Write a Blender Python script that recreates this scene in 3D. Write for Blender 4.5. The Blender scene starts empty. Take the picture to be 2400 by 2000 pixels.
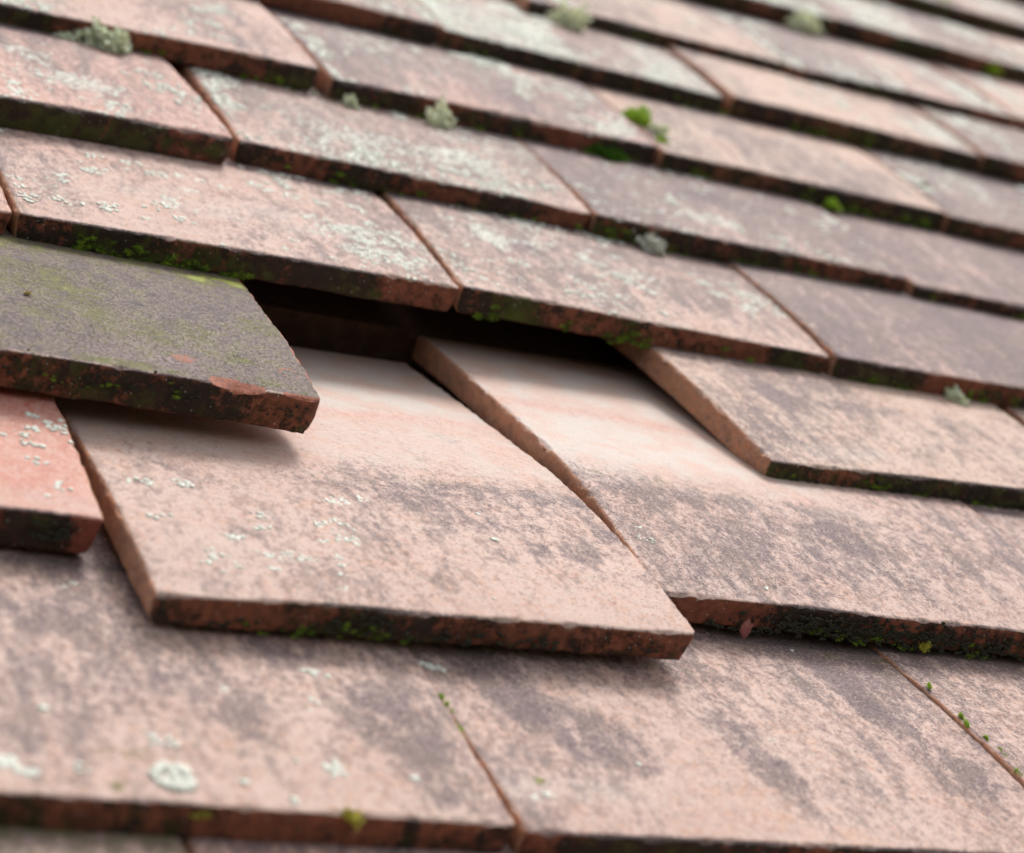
import bpy, math, random
import numpy as np
from mathutils import Matrix, Vector

scene = bpy.context.scene
PITCH = math.radians(42)                       # slope of the roof
# roof frame (mm: x along the rows, y up the slope, z off the roof) -> world (m)
ROOF = Matrix.Translation((0, 0, 4.0)) @ Matrix.Rotation(PITCH, 4, 'X')

# ---------------------------------------------------------------- camera
cam_d = bpy.data.cameras.new('camera'); cam = bpy.data.objects.new('camera', cam_d)
scene.collection.objects.link(cam); scene.camera = cam
cam_d.sensor_width = 36.0; cam_d.sensor_fit = 'HORIZONTAL'; cam_d.lens = 5434.44 / 2400 * 36
cam_d.clip_start = 0.01; cam_d.clip_end = 3000
RR = ((0.87929733, -0.32424976, 0.34885283), (0.13461381, -0.53340122, -0.83508218), (0.45685373, 0.78124594, -0.42536978))
CC = (-0.21651945, -0.41552073, 0.33735018)
m = Matrix.Identity(4)
for i in range(3):
    m[i][0] = RR[0][i]; m[i][1] = -RR[1][i]; m[i][2] = -RR[2][i]; m[i][3] = CC[i]
cam.matrix_world = ROOF @ m
cam_d.dof.use_dof = True; cam_d.dof.focus_distance = 0.742; cam_d.dof.aperture_fstop = 10.5

# ---------------------------------------------------------------- light: bright overcast sky
SUN_EL, SUN_AZ = math.radians(70), math.radians(62)      # azimuth from +Y (up the slope), clockwise
w = bpy.data.worlds.new('World'); scene.world = w; w.use_nodes = True
nt = w.node_tree; bg = nt.nodes['Background']
sky = nt.nodes.new('ShaderNodeTexSky'); sky.sky_type = 'NISHITA'; sky.sun_disc = False
sky.sun_elevation = SUN_EL; sky.sun_rotation = SUN_AZ; sky.air_density = 1.0; sky.dust_density = 4.0; sky.ozone_density = 1.0
hs = nt.nodes.new('ShaderNodeHueSaturation'); hs.inputs['Saturation'].default_value = 0.25
nt.links.new(sky.outputs[0], hs.inputs['Color']); nt.links.new(hs.outputs[0], bg.inputs[0])
bg.inputs[1].default_value = 0.14
sd = bpy.data.lights.new('sun', 'SUN'); sun = bpy.data.objects.new('sun', sd); scene.collection.objects.link(sun)
sd.energy = 1.5; sd.angle = math.radians(18); sd.color = (1.0, 0.985, 0.955)
dirn = Vector((math.sin(SUN_AZ) * math.cos(SUN_EL), math.cos(SUN_AZ) * math.cos(SUN_EL), math.sin(SUN_EL)))
sun.rotation_euler = dirn.to_track_quat('Z', 'Y').to_euler(); sun.location = (0, 0, 8)
scene.view_settings.view_transform = 'Standard'; scene.view_settings.look = 'None'
scene.view_settings.gamma = 1.0; scene.view_settings.use_curve_mapping = False
scene.view_settings.exposure = 0.66

rng = np.random.default_rng(11); random.seed(11)
COL = scene.collection

# ---------------------------------------------------------------- noise (numpy)
def _hash(ix, iy, iz, s):
    h = (ix.astype(np.int64) * 374761393 + iy.astype(np.int64) * 668265263 + iz.astype(np.int64) * 2147483647 + s * 974634777) & 0xffffffff
    h = ((h ^ (h >> 13)) * 1274126177) & 0xffffffff
    h = ((h ^ (h >> 16)) * 2246822519) & 0xffffffff
    return ((h ^ (h >> 15)) & 0xffffff) / float(0xffffff)
def vnoise(p, s=0):
    i = np.floor(p); f = p - i; f = f * f * (3 - 2 * f); i = i.astype(np.int64); r = 0
    for a in (0, 1):
        for b in (0, 1):
            for c in (0, 1):
                wgt = (f[:, 0] if a else 1 - f[:, 0]) * (f[:, 1] if b else 1 - f[:, 1]) * (f[:, 2] if c else 1 - f[:, 2])
                r = r + wgt * _hash(i[:, 0] + a, i[:, 1] + b, i[:, 2] + c, s)
    return r
def fbm(p, wave, s=0, octs=3):
    r = 0; a = 1; t = 0
    for o in range(octs):
        r = r + a * (vnoise(p / wave * 2 ** o + 17.3 * o, s + o) - 0.5); t += a; a *= 0.5
    return r / t * 2                                        # about -1..1
def sstep(a, b, x):
    t = np.clip((x - a) / (b - a), 0, 1); return t * t * (3 - 2 * t)

# ---------------------------------------------------------------- node helpers
class NT:
    def __init__(s, name):
        s.m = bpy.data.materials.new(name); s.m.use_nodes = True; s.t = s.m.node_tree
        s.b = s.t.nodes['Principled BSDF']
    def n(s, k, **kw):
        x = s.t.nodes.new(k)
        for a, v in kw.items(): setattr(x, a, v)
        return x
    def put(s, v, sock):
        if hasattr(v, 'is_output'): s.t.links.new(v, sock)
        elif isinstance(v, tuple): sock.default_value = v if len(v) == len(sock.default_value) else v + (1,)
        else: sock.default_value = v
    def math(s, op, a, b=0.0, c=0.0, clamp=False):
        x = s.n('ShaderNodeMath', operation=op, use_clamp=clamp)
        for i, v in enumerate((a, b, c)): s.put(v, x.inputs[i])
        return x.outputs[0]
    def mix(s, f, a, b, mode='MIX'):
        x = s.n('ShaderNodeMix', data_type='RGBA', blend_type=mode)
        s.put(f, x.inputs[0]); s.put(a, x.inputs[6]); s.put(b, x.inputs[7]); return x.outputs[2]
    def ramp(s, v, lo, hi):
        x = s.n('ShaderNodeMapRange', interpolation_type='SMOOTHSTEP')
        s.put(v, x.inputs[0]); s.put(lo, x.inputs[1]); s.put(hi, x.inputs[2]); return x.outputs[0]
    def noise(s, vec, scale, detail=3, rough=0.55, dist=0.0):
        x = s.n('ShaderNodeTexNoise'); s.put(vec, x.inputs['Vector'])
        x.inputs['Scale'].default_value = scale; x.inputs['Detail'].default_value = detail
        x.inputs['Roughness'].default_value = rough; x.inputs['Distortion'].default_value = dist
        return x.outputs['Fac']
    def voro(s, vec, scale, feature='F1', out='Distance', rnd=1.0):
        x = s.n('ShaderNodeTexVoronoi', feature=feature); s.put(vec, x.inputs['Vector'])
        x.inputs['Scale'].default_value = scale; x.inputs['Randomness'].default_value = rnd
        return x.outputs[out]
    def attr(s, name, kind='GEOMETRY'):
        return s.n('ShaderNodeAttribute', attribute_name=name, attribute_type=kind)
    def vmul(s, v, k):
        x = s.n('ShaderNodeVectorMath', operation='MULTIPLY'); s.put(v, x.inputs[0]); s.put(k, x.inputs[1]); return x.outputs[0]
    def vadd(s, a, b):
        x = s.n('ShaderNodeVectorMath', operation='ADD'); s.put(a, x.inputs[0]); s.put(b, x.inputs[1]); return x.outputs[0]

def tile_material():
    s = NT('weathered_clay')
    tc = s.n('ShaderNodeTexCoord')
    seed = s.attr('grain_offset', 'OBJECT').outputs['Vector']
    P = s.vadd(s.vmul(tc.outputs['Object'], (1000., 1000., 1000.)), seed)    # millimetres
    wear_shade = s.n('ShaderNodeSeparateColor'); s.put(s.attr('wear_shade').outputs['Color'], wear_shade.inputs[0])
    D, Lc, G = wear_shade.outputs                                 # dark mottling and painted underside shade, lichen, algae
    W4 = s.n('ShaderNodeSeparateColor'); s.put(s.attr('place').outputs['Color'], W4.inputs[0])
    BUTT, SIDE, FRESH = W4.outputs
    W5 = s.n('ShaderNodeSeparateColor'); s.put(s.attr('tone').outputs['Color'], W5.inputs[0])
    CLEAN, HUE, RED = W5.outputs
    Ps = s.vmul(P, (1.0, 0.78, 1.0))
    nb = s.noise(P, 0.022, 3, 0.6); nm = s.noise(Ps, 0.14, 6, 0.68, 0.4); nf = s.noise(s.vmul(P, (1.0, 0.85, 1.0)), 1.05, 5, 0.75); n35 = s.noise(s.vadd(Ps, (33., 11., 7.)), 0.36, 7, 0.72)
    ng = s.noise(P, 2.6, 3, 0.8); n2 = s.noise(s.vadd(P, (91., 37., 5.)), 0.06, 4, 0.6)
    n3 = s.noise(s.vadd(P, (-51., 77., 15.)), 0.35, 4, 0.65)
    # top colour
    pink = s.mix(s.ramp(nb, 0.35, 0.65), (0.515, 0.362, 0.312), (0.425, 0.272, 0.232))
    buff = s.mix(s.ramp(n2, 0.35, 0.65), (0.545, 0.395, 0.30), (0.46, 0.325, 0.25))
    base = s.mix(HUE, pink, buff)
    base = s.mix(RED, base, (0.58, 0.155, 0.095))
    orange = s.ramp(s.math('ADD', n3, s.math('MULTIPLY', n2, 0.6)), 0.80, 0.95)
    base = s.mix(s.math('MULTIPLY', orange, 0.5), base, (0.53, 0.27, 0.165))
    mot = s.math('ADD', s.math('MULTIPLY', n35, 0.55), s.math('ADD', s.math('MULTIPLY', nf, 0.25), s.math('MULTIPLY', nm, 0.20)))
    base = s.mix(s.math('MULTIPLY', s.ramp(mot, 0.57, 0.42), 0.5), base, (0.64, 0.47, 0.41))
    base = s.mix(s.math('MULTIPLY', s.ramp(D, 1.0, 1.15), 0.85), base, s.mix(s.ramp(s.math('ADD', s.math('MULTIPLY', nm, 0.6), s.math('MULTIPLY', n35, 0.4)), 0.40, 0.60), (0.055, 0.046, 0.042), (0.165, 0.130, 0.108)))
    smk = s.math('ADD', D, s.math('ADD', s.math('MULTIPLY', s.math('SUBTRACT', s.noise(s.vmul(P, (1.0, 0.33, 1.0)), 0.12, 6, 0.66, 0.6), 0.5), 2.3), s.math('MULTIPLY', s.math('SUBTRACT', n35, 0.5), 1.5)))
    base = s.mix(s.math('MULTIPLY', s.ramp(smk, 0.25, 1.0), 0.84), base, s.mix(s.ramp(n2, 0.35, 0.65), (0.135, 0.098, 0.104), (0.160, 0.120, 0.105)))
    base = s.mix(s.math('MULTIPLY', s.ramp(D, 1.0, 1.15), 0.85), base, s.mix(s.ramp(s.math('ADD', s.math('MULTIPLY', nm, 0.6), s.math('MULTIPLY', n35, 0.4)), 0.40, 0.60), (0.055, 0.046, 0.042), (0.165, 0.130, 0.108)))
    mf = s.math('MULTIPLY', s.math('SUBTRACT', mot, s.math('SUBTRACT', 0.555, s.math('MULTIPLY', D, 0.12))), 9.0, clamp=True)
    base = s.mix(s.math('MULTIPLY', mf, s.math('ADD', 0.35, s.math('MULTIPLY', D, 0.4))), base, (0.30, 0.195, 0.185))
    pale = s.mix(s.ramp(n2, 0.4, 0.62), (0.48, 0.40, 0.35), (0.49, 0.335, 0.27))
    base = s.mix(CLEAN, base, pale)
    # purple-grey mottling: coarse clouds broken by fine grain
    cloud = s.math('ADD', s.math('MULTIPLY', nm, 0.20), s.math('ADD', s.math('MULTIPLY', n35, 0.30), s.math('MULTIPLY', nf, 0.50)))
    thr = s.math('SUBTRACT', 0.585, s.math('MULTIPLY', D, 0.13))
    dk = s.math('MULTIPLY', s.math('SUBTRACT', cloud, thr), 11.0, clamp=True)
    dk = s.math('MULTIPLY', dk, s.math('ADD', 0.25, s.math('MULTIPLY', s.ramp(s.math('ADD', s.math('MULTIPLY', ng, 0.5), s.math('MULTIPLY', nf, 0.5)), 0.40, 0.56), 0.75)))
    darkc = s.mix(s.ramp(n2, 0.35, 0.65), (0.098, 0.070, 0.080), (0.120, 0.090, 0.080))
    darkc = s.mix(s.ramp(D, 0.85, 1.15), darkc, (0.068, 0.058, 0.054))
    col = s.mix(s.math('MULTIPLY', dk, 0.88), base, darkc)
    # scattered fine black flecks
    fl = s.ramp(s.noise(s.vadd(P, (7., 3., 1.)), 0.95, 2, 0.6), 0.60, 0.66)
    fl = s.math('MULTIPLY', fl, s.math('SUBTRACT', 1.0, CLEAN))
    fl = s.math('MULTIPLY', fl, s.math('ADD', 0.35, D))
    col = s.mix(s.math('MULTIPLY', fl, 0.75, clamp=True), col, (0.07, 0.055, 0.05))
    lg = s.ramp(s.noise(s.vadd(P, (47., 23., 1.)), 1.1, 2, 0.6), 0.61, 0.67)
    col = s.mix(s.math('MULTIPLY', lg, s.math('SUBTRACT', 0.55, s.math('MULTIPLY', s.ramp(D, 0.9, 1.1), 0.5))), col, (0.66, 0.52, 0.43))
    # algae: yellow-green crumbs
    gth = s.math('SUBTRACT', 0.635, s.math('MULTIPLY', G, 0.22))
    gr = s.math('MULTIPLY', s.math('SUBTRACT', s.math('ADD', s.math('MULTIPLY', nf, 0.45), s.math('ADD', s.math('MULTIPLY', n35, 0.2), s.math('MULTIPLY', ng, 0.35))), gth), 14.0, clamp=True)
    gr = s.math('MULTIPLY', gr, s.ramp(G, 0.03, 0.2))
    green = s.mix(s.ramp(n3, 0.4, 0.6), (0.34, 0.32, 0.10), (0.17, 0.18, 0.07))
    green = s.mix(s.ramp(G, 0.75, 1.05), green, (0.44, 0.52, 0.04))
    col = s.mix(s.math('MULTIPLY', gr, 0.75), col, green)
    film = s.ramp(s.math('ADD', G, s.math('ADD', s.math('MULTIPLY', s.math('SUBTRACT', n35, 0.5), 1.6), s.math('MULTIPLY', s.math('SUBTRACT', nm, 0.5), 1.6))), 0.30, 0.95)
    col = s.mix(s.math('MULTIPLY', film, 0.55), col, (0.215, 0.205, 0.070))
    # crustose lichen: little rosettes in drifts
    wn = s.n('ShaderNodeTexNoise'); s.put(P, wn.inputs['Vector']); wn.inputs['Scale'].default_value = 0.7; wn.inputs['Detail'].default_value = 3
    Pw = s.vadd(P, s.vmul(wn.outputs['Color'], (2.2, 2.2, 2.2)))
    v1 = s.voro(Pw, 0.42); v2 = s.voro(s.vadd(Pw, (13., 5., 0.)), 0.8)
    size = s.math('MULTIPLY', s.ramp(s.math('ADD', s.math('MULTIPLY', n3, 0.55), s.math('MULTIPLY', nm, 0.45)), s.math('SUBTRACT', 0.625, s.math('MULTIPLY', Lc, 0.24)), s.math('SUBTRACT', 0.675, s.math('MULTIPLY', Lc, 0.23))), s.ramp(Lc, 0.02, 0.12))
    v1 = s.math('ADD', v1, s.math('MULTIPLY', s.math('SUBTRACT', ng, 0.5), 0.5))
    v2 = s.math('ADD', v2, s.math('MULTIPLY', s.math('SUBTRACT', ng, 0.5), 0.4))
    r1 = s.math('MULTIPLY', s.math('SUBTRACT', s.math('MULTIPLY', size, 0.62), v1), 9.0, clamp=True)
    r2 = s.math('MULTIPLY', s.math('SUBTRACT', s.math('MULTIPLY', size, 0.50), v2), 9.0, clamp=True)
    li = s.math('MAXIMUM', r1, r2)
    lcol = s.mix(s.ramp(ng, 0.35, 0.65), (0.52, 0.53, 0.45), (0.74, 0.73, 0.64))
    col = s.mix(s.math('MULTIPLY', li, 0.86), col, lcol)
    # fresh break
    fth = s.math('ADD', FRESH, s.math('MULTIPLY', s.math('SUBTRACT', nf, 0.5), 0.8))
    fr = s.ramp(fth, 0.45, 0.6)
    freshc = s.mix(s.ramp(nf, 0.35, 0.65), (0.25, 0.07, 0.04), (0.48, 0.18, 0.11))
    freshc = s.mix(s.math('MULTIPLY', s.ramp(n35, 0.50, 0.42), 0.5), freshc, (0.10, 0.05, 0.035))
    # front edge of the tile
    bred = s.mix(HUE, (0.26, 0.078, 0.046), (0.25, 0.095, 0.048))
    bc = s.mix(s.ramp(n3, 0.35, 0.65), bred, (0.15, 0.055, 0.033))
    bc = s.mix(RED, bc, (0.29, 0.075, 0.052))
    crust = s.math('ADD', s.math('MULTIPLY', s.noise(s.vadd(P, (5., 71., 15.)), 0.17, 2, 0.5), 0.36), s.math('ADD', s.math('MULTIPLY', n3, 0.30), s.math('MULTIPLY', nf, 0.34)))
    cthr = s.math('SUBTRACT', 0.60, s.math('MULTIPLY', D, 0.20))
    cr = s.math('MULTIPLY', s.math('SUBTRACT', crust, cthr), 12.0, clamp=True)
    crc = s.mix(s.ramp(s.math('ADD', nm, s.math('MULTIPLY', G, 0.35)), 0.55, 0.75), (0.020, 0.016, 0.012), (0.055, 0.065, 0.014))
    bc = s.mix(s.math('MULTIPLY', cr, 0.92), bc, crc)
    bg2 = s.math('MULTIPLY', s.math('SUBTRACT', s.math('ADD', s.math('MULTIPLY', nf, 0.7), s.math('MULTIPLY', G, 0.45)), 0.66), 7.0, clamp=True)
    bc = s.mix(s.math('MULTIPLY', bg2, 0.8), bc, (0.10, 0.13, 0.018))
    vw = s.voro(s.vadd(P, (3., 3., 9.)), 0.55)
    ws = s.ramp(vw, 0.16, 0.10)
    vp = s.n('ShaderNodeTexVoronoi'); s.put(s.vadd(P, (3., 3., 9.)), vp.inputs['Vector']); vp.inputs['Scale'].default_value = 0.55
    sel = s.n('ShaderNodeSeparateColor'); s.put(vp.outputs['Color'], sel.inputs[0])
    ws = s.math('MULTIPLY', s.math('SUBTRACT', 1.0, s.ramp(vw, 0.09, 0.17)), s.ramp(sel.outputs[0], 0.72, 0.74))
    bc = s.mix(s.math('MULTIPLY', ws, 0.85), bc, (0.50, 0.50, 0.44))
    # long side of the tile: cleaner orange clay
    sc = s.mix(s.ramp(n3, 0.35, 0.65), (0.52, 0.23, 0.125), (0.42, 0.225, 0.15))
    sc = s.mix(s.math('MULTIPLY', s.ramp(nm, 0.45, 0.62), 0.6), sc, (0.24, 0.13, 0.085))
    sc = s.mix(s.math('MULTIPLY', s.ramp(n35, 0.54, 0.66), 0.6), sc, (0.50, 0.32, 0.22))
    sc = s.mix(s.math('MULTIPLY', s.ramp(nf, 0.52, 0.68), 0.5), sc, (0.20, 0.13, 0.08))
    sc = s.mix(s.math('MULTIPLY', dk, 0.55), sc, darkc)
    edge = s.math('ADD', BUTT, s.math('MULTIPLY', s.math('SUBTRACT', nf, 0.5), 0.7))
    fb = s.ramp(edge, 0.42, 0.58)
    eds = s.math('ADD', SIDE, s.math('MULTIPLY', s.math('SUBTRACT', nf, 0.5), 0.7))
    fs = s.ramp(eds, 0.42, 0.58)
    col = s.mix(fs, col, sc); col = s.mix(fb, col, bc); col = s.mix(fr, col, freshc)
    s.put(col, s.b.inputs['Base Color'])
    rough = s.math('ADD', 0.62, s.math('MULTIPLY', s.ramp(nf, 0.3, 0.7), 0.25))
    rough = s.math('SUBTRACT', rough, s.math('MULTIPLY', CLEAN, 0.10))
    s.put(rough, s.b.inputs['Roughness'])
    s.put(s.math('ADD', 0.28, s.math('MULTIPLY', CLEAN, 0.10)), s.b.inputs['Specular IOR Level'])
    # relief
    hgt = s.math('ADD', s.math('MULTIPLY', nf, 0.55), s.math('MULTIPLY', ng, 0.30))
    hgt = s.math('MULTIPLY', hgt, s.math('SUBTRACT', 1.0, s.math('MULTIPLY', CLEAN, 0.5)))
    hgt = s.math('ADD', hgt, s.math('MULTIPLY', li, 0.9)); hgt = s.math('ADD', hgt, s.math('MULTIPLY', gr, 0.5))
    hgt = s.math('ADD', hgt, s.math('MULTIPLY', s.math('MULTIPLY', cr, fb), 0.8))
    bp = s.n('ShaderNodeBump'); bp.inputs['Strength'].default_value = 0.85; bp.inputs['Distance'].default_value = 0.00045
    s.put(hgt, bp.inputs['Height']); s.put(bp.outputs[0], s.b.inputs['Normal'])
    return s.m

def soft_material(name, c1, c2, scale, rough=0.9, sss=0.0, bump=0.0003):
    s = NT(name); tc = s.n('ShaderNodeTexCoord'); P = s.vmul(tc.outputs['Object'], (1000., 1000., 1000.))
    n = s.noise(P, scale, 4, 0.7); s.put(s.mix(s.ramp(n, 0.35, 0.65), c1, c2), s.b.inputs['Base Color'])
    s.b.inputs['Roughness'].default_value = rough
    if sss: s.b.inputs['Subsurface Weight'].default_value = sss; s.b.inputs['Subsurface Scale'].default_value = 0.003; s.b.inputs['Subsurface Radius'].default_value = (1.0, 1.0, 0.7)
    b = s.n('ShaderNodeBump'); b.inputs['Distance'].default_value = bump; b.inputs['Strength'].default_value = 0.8
    s.put(s.noise(P, scale * 2.5, 3, 0.7), b.inputs['Height']); s.put(b.outputs[0], s.b.inputs['Normal'])
    return s.m
M_TILE = tile_material()
M_LICH = soft_material('grey_lichen', (0.58, 0.59, 0.50), (0.80, 0.79, 0.70), 1.4)
M_LGRN = soft_material('green_lichen', (0.70, 0.76, 0.50), (0.86, 0.89, 0.70), 0.9, 0.9, 0.35)
M_LYEL = soft_material('pale_yellow_lichen', (0.76, 0.78, 0.50), (0.90, 0.91, 0.70), 0.9, 0.9, 0.35)
M_MOSS = soft_material('green_moss', (0.30, 0.50, 0.01), (0.55, 0.76, 0.05), 0.5, 0.9, 0.3)
M_MDRK = soft_material('dark_moss', (0.06, 0.11, 0.010), (0.27, 0.38, 0.03), 0.35)
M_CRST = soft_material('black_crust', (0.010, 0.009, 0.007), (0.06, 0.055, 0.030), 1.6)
M_YELL = soft_material('yellow_lichen', (0.55, 0.42, 0.03), (0.30, 0.32, 0.06), 0.9)
M_SHEL = soft_material('purple_husk', (0.20, 0.05, 0.06), (0.34, 0.13, 0.11), 0.5, 0.35)
M_STRW = soft_material('straw', (0.50, 0.36, 0.14), (0.30, 0.20, 0.06), 0.8)
M_WOOD = soft_material('old_timber', (0.060, 0.026, 0.015), (0.10, 0.048, 0.030), 0.2)
M_FELT = soft_material('old_felt', (0.02, 0.018, 0.016), (0.035, 0.03, 0.027), 0.1)
M_GRND = soft_material('lawn', (0.025, 0.04, 0.015), (0.045, 0.055, 0.02), 0.001)

def tag(o, label=None, cat=None, group=None, kind=None):
    for k, v in (('label', label), ('category', cat), ('group', group), ('kind', kind)):
        if v: o[k] = v
    return o
def mesh_obj(name, verts_mm, faces, mat, parent=None, smooth=True):
    me = bpy.data.meshes.new(name); v = np.asarray(verts_mm, dtype=np.float64) / 1000.0
    me.vertices.add(len(v)); me.vertices.foreach_set('co', v.ravel())
    if isinstance(faces, np.ndarray): k = faces.shape[1]; flat = faces.ravel(); starts = np.arange(len(faces)) * k
    else:
        flat = np.array([i for f in faces for i in f]); ln = np.array([len(f) for f in faces]); starts = np.concatenate([[0], np.cumsum(ln)[:-1]])
    me.loops.add(len(flat)); me.loops.foreach_set('vertex_index', flat.astype(np.int32))
    me.polygons.add(len(starts)); me.polygons.foreach_set('loop_start', starts.astype(np.int32))
    me.polygons.foreach_set('use_smooth', np.full(len(starts), smooth)); me.update(calc_edges=True); me.validate()
    me.materials.append(mat)
    o = bpy.data.objects.new(name, me); COL.objects.link(o)
    if parent: o.parent = parent
    return o
M_MDRK2 = soft_material('deep_green_moss', (0.05, 0.13, 0.008), (0.14, 0.30, 0.015), 0.4)
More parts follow.
